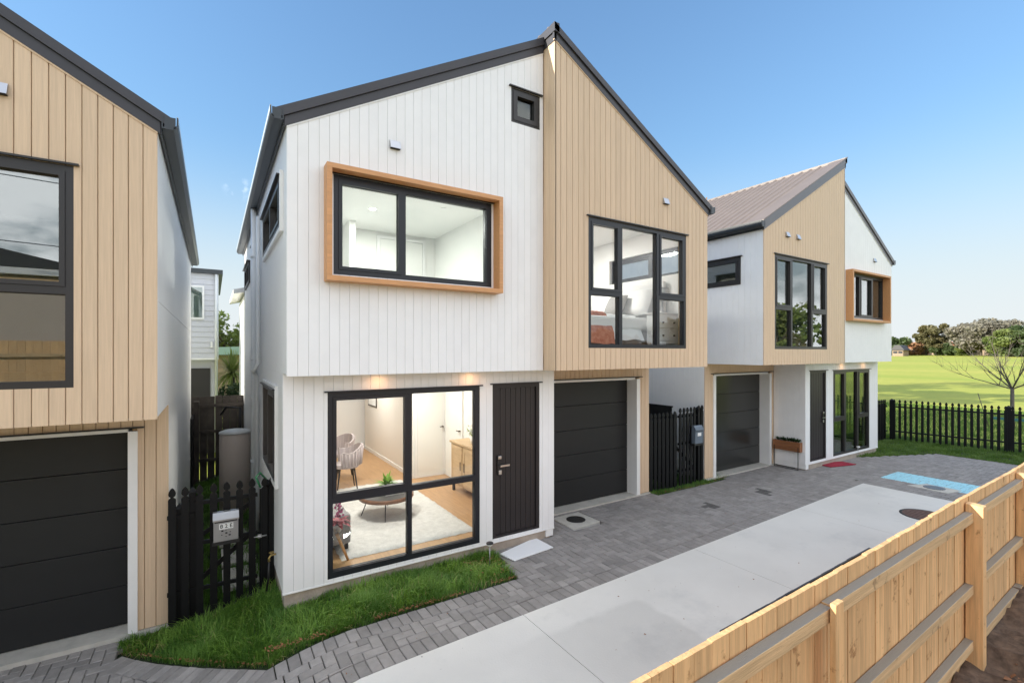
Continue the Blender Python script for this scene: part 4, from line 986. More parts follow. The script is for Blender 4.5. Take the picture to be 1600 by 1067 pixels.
# soil bank behind the fence, where the camera stands
def zbank(x, y): return 0.62+0.12*sstep(3.2, 4.4, x)+0.10*noise.noise(Vector((x*1.3, y*1.3, 0)))+0.05*noise.noise(Vector((x*7, y*7, 3)))+0.035*noise.noise(Vector((x*17, y*17, 1)))+0.04*max(0, min(3, x-4))
xg = [-3+0.25*i for i in range(24)]+[3.0+0.05*i for i in range(70)]+[6.6+0.5*i for i in range(8)]
yg = [-3.0, -2, -1, -0.5]+[-0.2+0.05*i for i in range(20)]+[0.80, 0.85]
v_ = [(x, y if y < 0.8 else (fence_y(x)-0.06 if y < 0.82 else fence_y(x)+0.018), zbank(x, y)) for y in yg for x in xg]; n_ = len(xg)
me_ = bpy.data.meshes.new('soil_bank'); me_.from_pydata(v_, [], [(j*n_+i, j*n_+i+1, (j+1)*n_+i+1, (j+1)*n_+i) for j in range(len(yg)-1) for i in range(n_-1)])
me_.polygons.foreach_set('use_smooth', [True]*len(me_.polygons)); me_.materials.append(M['soil']); me_.update()
o_ = bpy.data.objects.new('soil_bank', me_); COL.objects.link(o_); tag(o_, kind='structure')
grid([-9.5, -3, 10.5, 16], [-60, -30, -10, -3.01], lambda x, y: 0.58, 'rear_yard', M['grassbase'], kind='structure')
MB().prism([(-9.5, 0.62), (3, 0.62), (3, 0.4), (-9.5, 0.4)], lambda a, z, y: (a, y, z), -3.0, 0.2)
lit = MB()
def flake(mb, x, y, z, s):
    a = R.uniform(0, 6.28); t = R.uniform(-0.5, 0.5); c, sn = math.cos(a)*s, math.sin(a)*s; w = 0.5
    mb.quad([(x-c, y-sn, z), (x+sn*w, y-c*w, z+abs(t)*s), (x+c, y+sn, z+0.3*s), (x-sn*w, y+c*w, z-0.0)])
for _ in range(900):
    x, y = R.uniform(3.2, 6.4), R.uniform(0.1, 0.80); flake(lit, x, y, zbank(x, y)+0.01, R.uniform(0.008, 0.03))
lit.build('fallen_leaves', M['litter'], None, fix=False, kind='stuff')
wd_ = MB()
for _ in range(900):
    x, y = R.uniform(3.6, 6.5), R.uniform(0.0, 0.80)
    if noise.noise(Vector((x*2.5, y*2.5, 9))) < 0.12: continue
    a = R.uniform(0, 6.28); l = R.uniform(0.02, 0.07); z = zbank(x, y); w = 0.008
    wd_.quad([(x, y, z), (x+w, y+w, z), (x+math.cos(a)*l, y+math.sin(a)*l, z+l*0.8)])
wd_.build('weeds', M['blade'], None, fix=False, kind='stuff')

# ------------------------------------------------------------------ grass verges (blades), leaf litter
def blades(name, m, n, region, hmin, hmax, w, bounds, zf, seed, lean=0.5):
    rr = random.Random(seed); v = []; f = []
    x0, x1, y0, y1 = bounds; c = 0; tries = 0
    while c < n and tries < n*12:
        tries += 1
        x, y = rr.uniform(x0, x1), rr.uniform(y0, y1)
        if not region(x, y): continue
        tuft = noise.noise(Vector((x*3.1, y*3.1, seed)))
        if rr.random() > 0.75+tuft*0.8: continue
        a = noise.noise(Vector((x*2.2, y*2.2, 5)))*5+rr.gauss(0, 1.1); h = rr.uniform(hmin, hmax)*(1+0.5*tuft); ln = rr.uniform(0.15, 1.0)*lean
        ca, sa = math.cos(a), math.sin(a); z = zf(x, y)
        px, py = -sa*w*0.5, ca*w*0.5; i = len(v)
        v += [(x-px, y-py, z), (x+px, y+py, z),
              (x+ca*h*ln*0.35-px*0.8, y+sa*h*ln*0.35-py*0.8, z+h*0.6), (x+ca*h*ln*0.35+px*0.8, y+sa*h*ln*0.35+py*0.8, z+h*0.6),
              (x+ca*h*ln*1.05, y+sa*h*ln*1.05, z+h*(1.0-0.35*ln))]
        f += [(i, i+1, i+3, i+2), (i+2, i+3, i+4)]; c += 1
    me = bpy.data.meshes.new(name); me.from_pydata(v, [], f); me.materials.append(m); me.update()
    o = bpy.data.objects.new(name, me); COL.objects.link(o); tag(o, kind='stuff'); return o
v1 = lambda x, y: verge1(x, y) and (y < 5.41 if x > 0.62 else (y < 6.1 if x > -0.42 else y < 6.33+0.0)) and not (x < -0.40 and y > 6.25)
grid([-0.85+0.1*i for i in range(41)], [4.40+0.1*i for i in range(21)], lambda x, y: gz(x)-0.02+0.012*noise.noise(Vector((x*6, y*6, 0))) if verge1(x, y) else gz(x)-0.07, 'grass_verge', M['grassbase'], kind='structure')
zl = lambda x, y: gz(x)-0.03
v1b = lambda x, y: v1(x, y)
blades('verge_grass', M['blade'], 30000, lambda x, y: v1(x, y) and verge1(x, y-0.03), 0.05, 0.125, 0.0055, (-0.8, 3.2, 4.6, 6.3), zl, 3, 0.8)
blades('tall_grass', M['bladelight'], 3600, lambda x, y: v1(x, y) and verge1(x, y-0.10), 0.09, 0.17, 0.0065, (-0.8, 3.2, 4.6, 6.3), zl, 13, 1.1)
blades('dry_grass', M['bladedry'], 900, lambda x, y: v1(x, y) and verge1(x, y-0.02), 0.05, 0.12, 0.006, (-0.8, 3.2, 4.6, 6.3), zl, 14, 1.3)
blades('alley_grass', M['blade'], 16000, lambda x, y: True, 0.04, 0.12, 0.006, (-0.36, 0.56, 6.2, 12.6), zl, 5, 0.7)
grid([6.85+0.05*i for i in range(49)], [5.80+0.05*i for i in range(14)], lambda x, y: -0.015 if verge2(x, y) else -0.075, 'grass_patch', M['grassbase'], kind='structure')
blades('patch_grass', M['blade'], 11000, lambda x, y: verge2(x, y), 0.03, 0.085, 0.006, (6.8, 9.3, 5.8, 7.4), lambda x, y: -0.02, 6, 0.7)
grid([12.7+0.1*i for i in range(56)], [1.0+0.15*i for i in range(42)], lambda x, y: -0.012 if verge3(x, y) else -0.075, 'field_verge', M['grassbase'], kind='structure')
blades('field_verge_grass', M['blade2'], 30000, lambda x, y: verge3(x, y) and (y < 5.4 or x > 14.8), 0.035, 0.10, 0.009, (12.7, 18.2, 1.2, 7.0), lambda x, y: -0.015, 8, 0.7)
blades('park_grass', M['blade2'], 26000, lambda x, y: y < x*0.40 and y > x*0.12, 0.05, 0.13, 0.014, (17.3, 30, 2.0, 10.5), lambda x, y: -0.04, 9, 0.7)
lit = MB()
for _ in range(520):
    x = R.uniform(0.35, 3.0); y = 4.62+abs(R.gauss(0, 0.03))-0.012; flake(lit, x, y, 0.012+R.uniform(0, 0.02), R.uniform(0.006, 0.016)) if noise.noise(Vector((x*2.2, 1, 1))) > -0.1 else None
for _ in range(110):
    x = R.uniform(2.55, 3.05); y = R.uniform(4.68, 5.2); flake(lit, x, y, 0.05+R.uniform(0, 0.03), R.uniform(0.006, 0.016))
for _ in range(150):
    t = R.uniform(0, 1); x = 0.4-1.16*t; y = 4.64+1.42*t+abs(R.gauss(0, 0.03)); flake(lit, x, y, gz(x)+0.015, R.uniform(0.006, 0.016))
for _ in range(160):
    x = R.uniform(6.9, 9.2); y = 5.86+0.077*(x-7.9)**2+abs(R.gauss(0, 0.03)); flake(lit, x, y, 0.02, R.uniform(0.006, 0.015))
for _ in range(130):
    x = R.uniform(0.2, 10.5); y = R.uniform(1.6, 5.2); flake(lit, x, y, gz(x)+0.008, R.uniform(0.005, 0.014))
lit.build('leaf_litter', M['litter'], None, fix=False, kind='stuff')

# ------------------------------------------------------------------ mats, planter, garden lights, tank, tap
t = MB().prism([(3.13, 5.255), (3.83, 5.45), (3.845, 5.05), (3.19, 4.985)], lambda a, b, h: (a, b, h), 0.006, 0.02).build('doormat', M['whitemat'], None, bevel=0.004)
tag(t, 'pale grey white ribbed mat on the pavers below the central front door', 'doormat')
t = MB().prism([(11.90, 5.60), (12.66, 5.34), (12.63, 5.02), (11.86, 5.22)], lambda a, b, h: (a, b, h), 0.006, 0.022).build('doormat', M['redmat'], None, bevel=0.004)
tag(t, 'crimson doormat on the pavers at the right townhouse door', 'doormat')
pl = thing('planter', (11.35, 6.05, 0), 'slim teak trough planter with succulents on thin dark legs by the right garage', 'planter')
px0, px1, py0, py1 = 10.98, 11.11, 5.46, 6.02
for (a, b, c, d, z) in ((px0-0.02, px0, py0, py1, 0), (px1, px1+0.02, py0, py1, 0)):
    for k in range(3): MB().box(a, b, c, d, 0.40+k*0.072, 0.469+k*0.072).build('board', M['teak'], pl)
for y in (py0-0.018, py1): MB().box(px0-0.02, px1+0.02, y, y+0.018, 0.40, 0.61).build('end_board', M['teak'], pl)
MB().box(px0, px1, py0, py1, 0.41, 0.58).build('soil_fill', M['soil'], pl)
for x in (px0-0.03, px1+0.022):
    mb = MB()
    for y in (py0+0.02, py1-0.02): mb.box(x, x+0.01, y-0.006, y+0.006, 0.0, 0.50)
    mb.box(x, x+0.01, py0+0.014, py1-0.014, 0.0, 0.012); mb.build('leg_frame', M['blackpl'], pl)
for k in range(9):
    mb = MB(); cx, cy = R.uniform(px0+0.03, px1-0.02), py0+0.05+k*0.057
    for q in range(26):
        a = R.uniform(0, 6.28); e = R.uniform(0.3, 1.3); r = R.uniform(0.06, 0.10); c = Vector((cx, cy, 0.60)); d = Vector((math.cos(a)*math.cos(e), math.sin(a)*math.cos(e), math.sin(e)))
        s = d.cross(Vector((0, 0, 1))).normalized()*0.018; mb.quad([c, c+d*r*0.6+s, c+d*r*1.3, c+d*r*0.6-s])
    mb.build('succulent', M['succ'], pl, fix=False)
for (x, y, h, lab) in ((2.87, 5.05, 0.24, 'small solar stake light in the grass under the central front door'), (13.62, 5.38, 0.22, 'white capped stake light in the grass before the right living room window'), (13.05, 5.42, 0.10, 'short stake light close to the crimson doormat')):
    t = thing('stake_light', (x, y, 0), lab, 'garden light')
    MB().tube([(x, y, -0.03), (x, y, h)], 0.006, 8).build('stake', M['satin'], t)
    MB().lathe([(0.012, h), (0.035, h+0.02), (0.035, h+0.035)], x, y, 16).build('diffuser', M['plastic'], t)
    MB().lathe([(0.045, h+0.036), (0.045, h+0.046), (0.03, h+0.055)], x, y, 16).build('cap', M['blackpl'] if x < 5 else M['paper'], t)
tk = thing('water_cylinder', (0.37, 9.5, -0.3), 'tall beige hot water cylinder standing in the alley', 'water cylinder')
MB().lathe([(0.235, -0.35), (0.235, 1.20), (0.225, 1.22)], 0.33, 9.5, 32).build('casing', M['tank'], tk)
MB().lathe([(0.242, 1.221), (0.242, 1.25), (0.18, 1.275), (0.04, 1.29)], 0.33, 9.5, 32).build('lid', M['tanktop'], tk)
MB().tube([(0.42, 9.75, 1.2), (0.42, 9.8, 1.62), (0.2, 9.85, 1.64), (0.12, 9.9, 1.5)], 0.02, 8).build('pipe', M['blackpl'], tk)
tp = thing('garden_tap', (0.56, 6.05, 0.3), 'brass garden tap and green hose end at the white corner', 'tap')
MB().tube([(0.605, 5.95, 0.34), (0.555, 5.95, 0.34), (0.535, 5.95, 0.31), (0.535, 5.95, 0.27)], 0.012, 8).build('spout', M['brass'], tp)
MB().lathe([(0.028, 0.365), (0.028, 0.373)], 0.56, 5.95, 10).tube([(0.56, 5.95, 0.34), (0.56, 5.95, 0.37)], 0.006, 6).build('handle', M['brass'], tp)
MB().tube([(0.535, 5.95, 0.28), (0.53, 5.94, 0.1), (0.50, 5.98, -0.15), (0.35, 6.4, -0.2)], 0.011, 8).build('hose', M['blackpl'], tp)
o = MB(); pts = [(0.36+0.09*math.cos(a*0.7), 6.9+0.09*math.sin(a*0.7), 1.02+0.004*a) for a in range(26)]; 
o.tube([(0.50, 6.6, 0.95), (0.45, 6.62, 1.08), (0.50, 6.66, 1.12), (0.57, 6.7, 1.02), (0.58, 6.74, 0.8)], 0.012, 8); tag(o.build('hose_loop', M['hose'], None), 'loop of green hose hanging on the white side wall over the pickets', 'hose')
# stepping pavers behind the gate
for k, (x, y) in enumerate(((0.30, 6.75), (0.30, 7.5), (0.28, 8.25))):
    t = MB().box(x-0.2, x+0.2, y-0.3, y+0.3, gz(x)-0.03, gz(x)+0.012).build('stepping_stone', M['concslab'], None, bevel=0.006)
    tag(t, ['square concrete stepping stone nearest to the alley gate', 'middle concrete stepping stone in the alley', 'farthest concrete stepping stone before the cylinder'][k], 'stepping stone', 'stepping stones in the alley')

# ------------------------------------------------------------------ living room furniture (ground floor, floor level 0.17)
FZ = 0.172
rg = MB(); nx, ny = 44, 76
X0, X1, Y0, Y1 = 1.28, 3.06, 5.76, 8.75
for j in range(ny+1):
    for i in range(nx+1):
        x, y = X0+(X1-X0)*i/nx, Y0+(Y1-Y0)*j/ny; e = min(i, nx-i, j, ny-j)
        rg.v.append((x+R.uniform(-.008, .008), y+R.uniform(-.008, .008), FZ+(0.022+R.uniform(0, 0.016)+0.012*noise.noise(Vector((x*5, y*5, 0))) if e > 0 else 0.001)))
for j in range(ny):
    for i in range(nx): q = j*(nx+1)+i; rg.face((q, q+1, q+nx+2, q+nx+1), True)
tag(rg.build('rug', M['rug'], None, fix=False), 'large white shaggy rug on the living room floor', 'rug')
t = thing('coffee_table', (2.2, 7.0, FZ), 'round walnut rimmed coffee table with dark top and thin black legs on the white rug', 'coffee table')
TZ = 0.51
MB().lathe([(0.395, TZ-0.055), (0.40, TZ-0.05), (0.40, TZ), (0.385, TZ)], 2.2, 7.0, 40).build('rim', M['walnut'], t)
MB().lathe([(0.383, TZ-0.002), (0.383, TZ+0.004)], 2.2, 7.0, 40).build('table_top', M['alu2'], t)
for a in (70, 160, 250, 340):
    c, s = math.cos(rad(a)), math.sin(rad(a)); MB().tube([(2.2+c*0.26, 7.0+s*0.26, TZ-0.05), (2.2+c*0.36, 7.0+s*0.36, FZ+0.03)], [0.009, 0.006], 8).build('leg', M['blackpl'], t)
o = MB().box(2.14, 2.42, 6.84, 7.02, TZ+0.004, TZ+0.03).build('book', M['paper'], None, bevel=0.003); tag(o, 'larger white book lying at the bottom of the stack on the round coffee table', 'book')
o = MB().box(2.17, 2.39, 6.86, 7.0, TZ+0.031, TZ+0.055).build('book', M['paper'], None, bevel=0.003); tag(o, 'smaller white book lying on top of the stack on the round coffee table', 'book')
def spiky(name, x, y, z, n, r, m, label, cat, e0=0.2, e1=1.3, w=0.02, pot=None, pm_=None):
    t = thing(name, (x, y, z), label, cat); mb = MB()
    for k in range(n):
        a = R.uniform(0, 6.28); e = R.uniform(e0, e1); rr = r*R.uniform(0.7, 1.1)
        pts = [Vector((x, y, z+(pot[1] if pot else 0)))+Vector((math.cos(a)*math.cos(e)*rr*q, math.sin(a)*math.cos(e)*rr*q, math.sin(e)*rr*q-0.5*rr*q*q*math.cos(e))) for q in (0, 0.35, 0.7, 1.0)]
        s = Vector((-math.sin(a), math.cos(a), 0)); ws = (0.5*w, w, 0.8*w, 0.1*w); b = len(mb.v)
        for p_, w_ in zip(pts, ws): mb.v += [tuple(p_-s*w_), tuple(p_+s*w_)]
        for q in range(3): mb.face((b+2*q, b+2*q+1, b+2*q+3, b+2*q+2))
    mb.build('foliage', m, t, fix=False)
    if pot: MB().lathe([(pot[0]*0.75, z), (pot[0], z+pot[1]), (pot[0]*0.9, z+pot[1])], x, y, 20).build('pot', pm_ or M['paper'], t)
    return t
spiky('pot_plant', 2.24, 7.12, TZ+0.005, 60, 0.25, M['leafg'], 'bright green spiky plant in a white pot on the coffee table', 'pot plant', pot=(0.05, 0.08))
t = thing('side_table', (1.13, 5.82, FZ), 'round glass side table on beech legs inside the big window', 'side table')
MB().lathe([(0.265, 0.495), (0.27, 0.50), (0.27, 0.506), (0.265, 0.51)], 1.13, 5.82, 40, False).build('glass_top', M['glass'], t)
for (dx_, dy_) in ((0.20, -0.05), (-0.10, 0.16), (-0.08, -0.14)): MB().tube([(1.13+dx_*0.5, 5.82+dy_*0.5, 0.492), (1.13+dx_*1.1, 5.82+dy_*1.5, FZ)], [0.02, 0.013], 10).build('leg', M['beech'], t)
t = spiky('bromeliad', 1.24, 5.80, 0.512, 40, 0.17, M['redleaf'], 'red leaved plant with pink orchid spikes in a glass pot on the side table', 'pot plant', 0.1, 0.8, 0.03, pot=(0.055, 0.11), pm_=M['satin'])
mb = MB()
for k in range(60):
    zz = R.uniform(0.68, 0.90); c = Vector((1.25+R.gauss(0, 0.022)+0.015*math.sin(zz*20), 5.80+R.gauss(0, 0.02), zz)); 
    d = Vector((R.uniform(-1, 1), R.uniform(-1, 1), R.uniform(-1, 1))).normalized(); s = d.orthogonal().normalized()
    mb.quad([c-d*0.02, c+s*0.016, c+d*0.02, c-s*0.016])
mb.build('flower_spike', M['pink'], t, fix=False)
t = thing('sofa', (1.15, 6.6, FZ), 'grey fabric sofa end behind the glass side table', 'sofa')
MB().box(0.79, 1.46, 6.15, 8.1, FZ+0.10, FZ+0.42).build('seat', M['fabric'], t, bevel=0.03)
MB().box(0.775, 1.0, 6.15, 8.1, FZ+0.421, FZ+0.80).build('backrest', M['fabric'], t, bevel=0.03)
MB().box(0.80, 1.44, 5.98, 6.148, FZ+0.10, FZ+0.46).build('arm', M['fabric'], t, bevel=0.03)
for (x, y) in ((0.85, 6.05), (1.4, 6.05), (0.85, 8.0), (1.4, 8.0)): MB().box(x-0.02, x+0.02, y-0.02, y+0.02, FZ, FZ+0.099).build('leg', M['blackpl'], t)
t = thing('sideboard', (3.8, 7.3, FZ), 'light oak sideboard with panelled doors against the right wall', 'sideboard')
MB().box(3.60, 3.95, 6.30, 7.72, FZ+0.14, 1.02).build('carcass', M['lightwood'], t)
MB().box(3.57, 3.952, 6.28, 7.74, 1.021, 1.055).build('top', M['lightwood'], t, bevel=0.003)
for k, y in enumerate((6.33, 6.79, 7.25)):
    d = MB().box(3.583, 3.599, y, y+0.44, FZ+0.17, 1.0).build('door', M['lightwood'], t, bevel=0.003)
    ring(MB(), lambda s, dd, z: (3.583-dd, s, z), y+0.02, y+0.42, FZ+0.19, 0.98, 0.05, 0.0, 0.007).build('door_moulding', M['lightwood'], d)
    yy = y+0.05 if k == 2 else y+0.37
    MB().box(3.565, 3.572, yy, yy+0.012, 0.60, 0.74).box(3.572, 3.583, yy, yy+0.012, 0.60, 0.61).box(3.572, 3.583, yy, yy+0.012, 0.73, 0.74).build('door_handle', M['blackpl'], d)
for (x, y) in ((3.63, 6.34), (3.92, 6.34), (3.63, 7.68), (3.92, 7.68)): MB().box(x-0.02, x+0.02, y-0.02, y+0.02, FZ, FZ+0.139).build('leg', M['blackpl'], t)
o = MB().lathe([(0.035, 1.056), (0.042, 1.10), (0.042, 1.25), (0.02, 1.29)], 3.72, 6.95, 16).build('vase', mat('amber_glass', (0.62, 0.22, 0.03), 0.2), None); tag(o, 'amber orange vase standing on the oak sideboard', 'vase')
t = thing('flower_vase', (3.75, 7.2, 1.056), 'white flowers with a little green in a vase on the oak sideboard', 'flowers')
MB().lathe([(0.03, 1.056), (0.04, 1.18)], 3.75, 7.2, 14).build('vase', M['paper'], t)
mb = MB()
for k in range(70):
    c = Vector((3.75+R.gauss(0, 0.035), 7.2+R.gauss(0, 0.035), 1.26+R.gauss(0, 0.05))); d = Vector((R.uniform(-1, 1), R.uniform(-1, 1), R.uniform(-1, 1))).normalized(); s = d.orthogonal().normalized(); mb.quad([c-d*0.02, c+s*0.018, c+d*0.02, c-s*0.018])
mb.build('petals', M['paper'], t, fix=False)
mb = MB()
for k in range(14):
    c = Vector((3.75, 7.2, 1.17)); e = c+Vector((R.gauss(0, 0.05), R.gauss(0, 0.05), R.uniform(0.12, 0.22))); mb.quad([c, c.lerp(e, 0.6)+Vector((0.012, 0, 0)), e, c.lerp(e, 0.6)-Vector((0.012, 0, 0))])
mb.build('leaves', M['leafg'], t, fix=False)
def chair(x, y, rz, label):
    t = thing('dining_chair', (x, y, FZ), label, 'chair', 'dining chairs'); T = lambda lx, ly, z: (x+lx*math.cos(rz)-ly*math.sin(rz), y+lx*math.sin(rz)+ly*math.cos(rz), FZ+z)
    mb = MB(); mb.prism([(0.23*math.cos(a), 0.22*math.sin(a)) for a in [i*math.pi/8 for i in range(16)]], lambda a, b, h: T(a, b, h), 0.40, 0.47); mb.build('seat', M['pinkgrey'], t, bevel=0.015)
    mb = MB(); ths = [math.pi*(-0.12+1.24*i/18) for i in range(19)]; pr = []
    for i, th in enumerate(ths):
        hh = 0.80-0.12*abs(math.cos(th))**3
        for (r, z) in ((0.215, 0.44), (0.25, hh), (0.285, hh), (0.255, 0.44)): mb.v.append(T(r*math.cos(th), r*math.sin(th), z))
    for i in range(18):
        for k in range(4): l = (k+1) % 4; mb.face((4*i+k, 4*i+l, 4*i+4+l, 4*i+4+k), False)
    mb.face((0, 1, 2, 3)); mb.face((72, 75, 74, 73)); bk = mb.build('backrest', M['pinkgrey'], t)
    for i in range(0, 19):
        th = ths[i]; 
        if i % 1 == 0: MB().tube([T(0.262*math.cos(th), 0.262*math.sin(th), 0.45), T(0.291*math.cos(th), 0.291*math.sin(th), 0.78-0.12*abs(math.cos(th))**3)], 0.012, 6).build('channel', M['pinkgrey'], bk)
    for a in (45, 135, 225, 315):
        c, s = math.cos(rad(a)), math.sin(rad(a)); MB().tube([T(c*0.17, s*0.17, 0.40), T(c*0.24, s*0.24, 0.0)], [0.017, 0.010], 8).build('leg', M['blackpl'], t)
chair(2.02, 8.75, rad(-95), 'grey striped curved back dining chair nearest the living room window')
chair(2.12, 9.75, rad(-60), 'mauve grey dining chair behind the nearer striped one')
t = thing('dining_table', (1.45, 9.3, FZ), 'glass topped dining table beside the striped chairs', 'table')
MB().lathe([(0.44, 0.90), (0.45, 0.91), (0.44, 0.92)], 1.40, 9.3, 36, False).build('table_top', M['glassg'], t); MB().lathe([(0.22, FZ), (0.05, FZ+0.04), (0.05, 0.88), (0.2, 0.899)], 1.40, 9.3, 24).build('pedestal', M['lightwood'], t)
t = thing('kitchen_island', (1.2, 10.7, FZ), 'kitchen island with pale top and orange timber front at the back of the room', 'kitchen island')
MB().box(0.80, 1.95, 10.35, 10.95, FZ, 1.04).build('cabinet', M['beech'], t); MB().box(0.78, 2.0, 10.3, 11.0, 1.041, 1.08).build('worktop', M['paper'], t)
fr = MB().box(3.262, 3.278, 11.15, 11.85, 1.30, 2.12).build('frame', M['blackpl'], None); pc = thing('framed_picture', (3.27, 11.5, 1.30), 'small dark framed print high on the cream wall', 'picture'); fr.parent = pc; fr.matrix_parent_inverse = pc.matrix_world.inverted()
MB().box(3.259, 3.2615, 11.19, 11.81, 1.34, 2.08).build('mount', M['paper'], pc); MB().box(3.2565, 3.2585, 11.26, 11.74, 1.52, 2.02).build('print', mat('sepia_print', (0.45, 0.36, 0.26), 0.7, col2=(0.12, 0.10, 0.09), scale=9), pc)

# ------------------------------------------------------------------ bedroom behind the timber gable (floor 2.70)
BZ = 2.702
bd = thing('bed', (5.6, 6.2, BZ), 'double bed with white linen seen through the timber gable window', 'bed')
MB().box(4.72, 6.62, 5.62, 7.12, BZ+0.05, BZ+0.28).build('base', M['fabric'], bd, bevel=0.02)
MB().box(4.70, 6.60, 5.60, 7.14, BZ+0.281, BZ+0.50).build('mattress', M['linen'], bd, bevel=0.05)
mb = MB(); nx, ny = 34, 30
for j in range(ny+1):
    for i in range(nx+1):
        x, y = 4.64+1.5*i/nx, 5.54+1.66*j/ny; e = min(i/5, j/4, (ny-j)/4, 1); 
        mb.v.append((x, y, BZ+0.12+0.42*min(1, e*1.2)+0.03*noise.noise(Vector((x*5, y*5, 2)))))
for j in range(ny):
    for i in range(nx): q = j*(nx+1)+i; mb.face((q, q+1, q+nx+2, q+nx+1), True)
mb.build('duvet', M['linen'], bd, fix=False)
MB().box(6.63, 6.70, 5.55, 7.2, BZ+0.0, BZ+1.15).build('headboard', M['linen'], bd, bevel=0.02)
def pillow(x, y, z, sx_, sy_, sz_, tilt, m, label):
    mb = MB(); n = 10
    for s in (1, -1):
        b = len(mb.v)
        for j in range(n+1):
            for i in range(n+1):
                u, v = 2*i/n-1, 2*j/n-1; h = s*sz_*(max(0, (1-u**4)*(1-v**4)))**0.5
                p = Vector((h, u*sy_*(1-0.08*v*v), v*sx_*(1-0.08*u*u))); p = Matrix.Rotation(tilt, 3, 'Y') @ p; mb.v.append((x+p.x, y+p.y, z+p.z))
        for j in range(n):
            for i in range(n): q = b+j*(n+1)+i; mb.face((q, q+1, q+n+2, q+n+1), True)
    tag(mb.build('pillow', m, None), label, 'pillow', 'pillows on the bed')
pillow(6.42, 5.98, BZ+0.80, 0.25, 0.33, 0.08, rad(20), M['linen'], 'white pillow nearer to the gable window, against the headboard')
pillow(6.42, 6.76, BZ+0.80, 0.25, 0.33, 0.08, rad(20), M['linen'], 'white pillow on the far side of the bed, against the headboard')
pillow(6.22, 6.30, BZ+0.76, 0.22, 0.24, 0.07, rad(28), M['fabric'], 'small grey cushion leaning in front of the white pillows')
mb = MB(); nx, ny = 22, 30
for j in range(ny+1):
    for i in range(nx+1):
        x, y = 4.80+0.62*i/nx, 5.50+1.2*j/ny; hy = 0.12+0.44*min(1, j/6*1.1); mb.v.append((x+0.03*math.sin(j*0.7), y, BZ+hy+0.025+0.02*noise.noise(Vector((x*9, y*9, 5)))-(0.10 if j == 0 else 0)))
for j in range(ny):
    for i in range(nx): q = j*(nx+1)+i; mb.face((q, q+1, q+nx+2, q+nx+1), True)
tag(mb.build('throw', M['throw'], None, fix=False), 'rust red checked throw draped over the foot of the bed', 'blanket')
def bedside(x0, x1, y0, y1, h, label, nd=2):
    t = thing('bedside_cabinet', ((x0+x1)/2, (y0+y1)/2, BZ), label, 'bedside cabinet', 'bedside cabinets')
    MB().box(x0, x1, y0, y1, BZ+0.06, BZ+h).build('carcass', M['linen'], t); MB().box(x0-0.02, x1, y0-0.02, y1+0.02, BZ+h+0.001, BZ+h+0.02).build('top', M['linen'], t)
    for k in range(nd):
        z = BZ+0.10+k*(h-0.12)/nd; d = MB().box(x0+0.02, x1-0.02, y0-0.016, y0-0.001, z, z+(h-0.12)/nd-0.02).build('drawer', M['linen'], t, bevel=0.003)
        for xx in (x0+0.12, x1-0.12): MB().lathe([(0.012, 0), (0.016, 0)], 0, 0, 8) ; MB().box(xx-0.012, xx+0.012, y0-0.035, y0-0.016, z+0.08, z+0.104).build('knob', M['blackpl'], d)
    for (x, y) in ((x0+0.03, y0+0.03), (x1-0.03, y0+0.03), (x0+0.03, y1-0.03), (x1-0.03, y1-0.03)): MB().box(x-0.02, x+0.02, y-0.02, y+0.02, BZ, BZ+0.059).build('leg', M['linen'], t)
bedside(6.15, 6.66, 5.28, 5.50, 0.55, 'white bedside cabinet nearer to the gable window')
bedside(6.15, 6.66, 7.35, 7.75, 0.55, 'white bedside cabinet on the far side of the bed')
def lamp(x, y, z, label):
    t = thing('table_lamp', (x, y, z), label, 'table lamp', 'striped bedside lamps'); MB().lathe([(0.06, z), (0.05, z+0.02), (0.015, z+0.04), (0.015, z+0.2)], x, y, 16).build('base', M['steel'], t)
    MB().lathe([(0.13, z+0.2), (0.10, z+0.42)], x, y, 24).build('lamp_shade', M['shade'], t)
lamp(6.4, 5.38, BZ+0.575, 'striped shade lamp at the right of the bed nearer the window'); lamp(6.4, 7.55, BZ+0.575, 'striped shade lamp on the far bedside cabinet')
t = thing('framed_picture', (1.99, 8.2, 3.3), 'blue and white abstract print in the upper left bedroom', 'picture')
MB().box(1.0, 1.62, 8.47, 8.49, 3.2, 4.15).build('frame', M['lightwood'], t); MB().box(1.02, 1.60, 8.466, 8.469, 3.22, 4.13).build('print', M['bluepic'], t)

# ------------------------------------------------------------------ back of the alley
bf = thing('paling_fence', (0.1, 13.0, -0.3), 'old dark brown paling fence across the end of the alley', 'fence')
x = -1.6
while x < 2.6: o = MB().box(x, x+0.142, 13.0, 13.02, -0.35, 1.60+R.uniform(-0.01, 0.01)).build('paling', M['oldtimber'], bf); x += 0.15
for z in (0.1, 0.75, 1.35): MB().box(-1.6, 2.6, 12.955, 12.999, z, z+0.07).build('rail', M['oldtimber'], bf)
for x in (-0.31, 0.9): MB().box(x-0.05, x+0.05, 12.85, 12.95, -0.35, 1.5).build('post', M['oldtimber'], bf)
MB().box(-0.41, -0.36, 12.1, 12.96, -0.35, 1.2).build('side_post', M['black'], bf)
W2 = thing('weatherboard_house', (-1.5, 19, -0.3), 'pale grey weatherboard house end seen down the alley', 'house')
MB().box(-5, 0.13, 16.12, 22, 2.45, 4.86).build('wall', M['greyboard'], W2); MB().box(-5, 0.10, 16.42, 22, -0.3, 2.44).build('wall', M['greyboard'], W2)
k = 0; z = 2.45
while z < 4.84:
    MB().prism([(16.118, z), (16.095, z), (16.11, z+0.148), (16.118, z+0.148)], lambda a, b, h: (h, a, b), -3.0, 0.05).build('weatherboard', M['greyboard'], W2); z += 0.15
z = -0.2
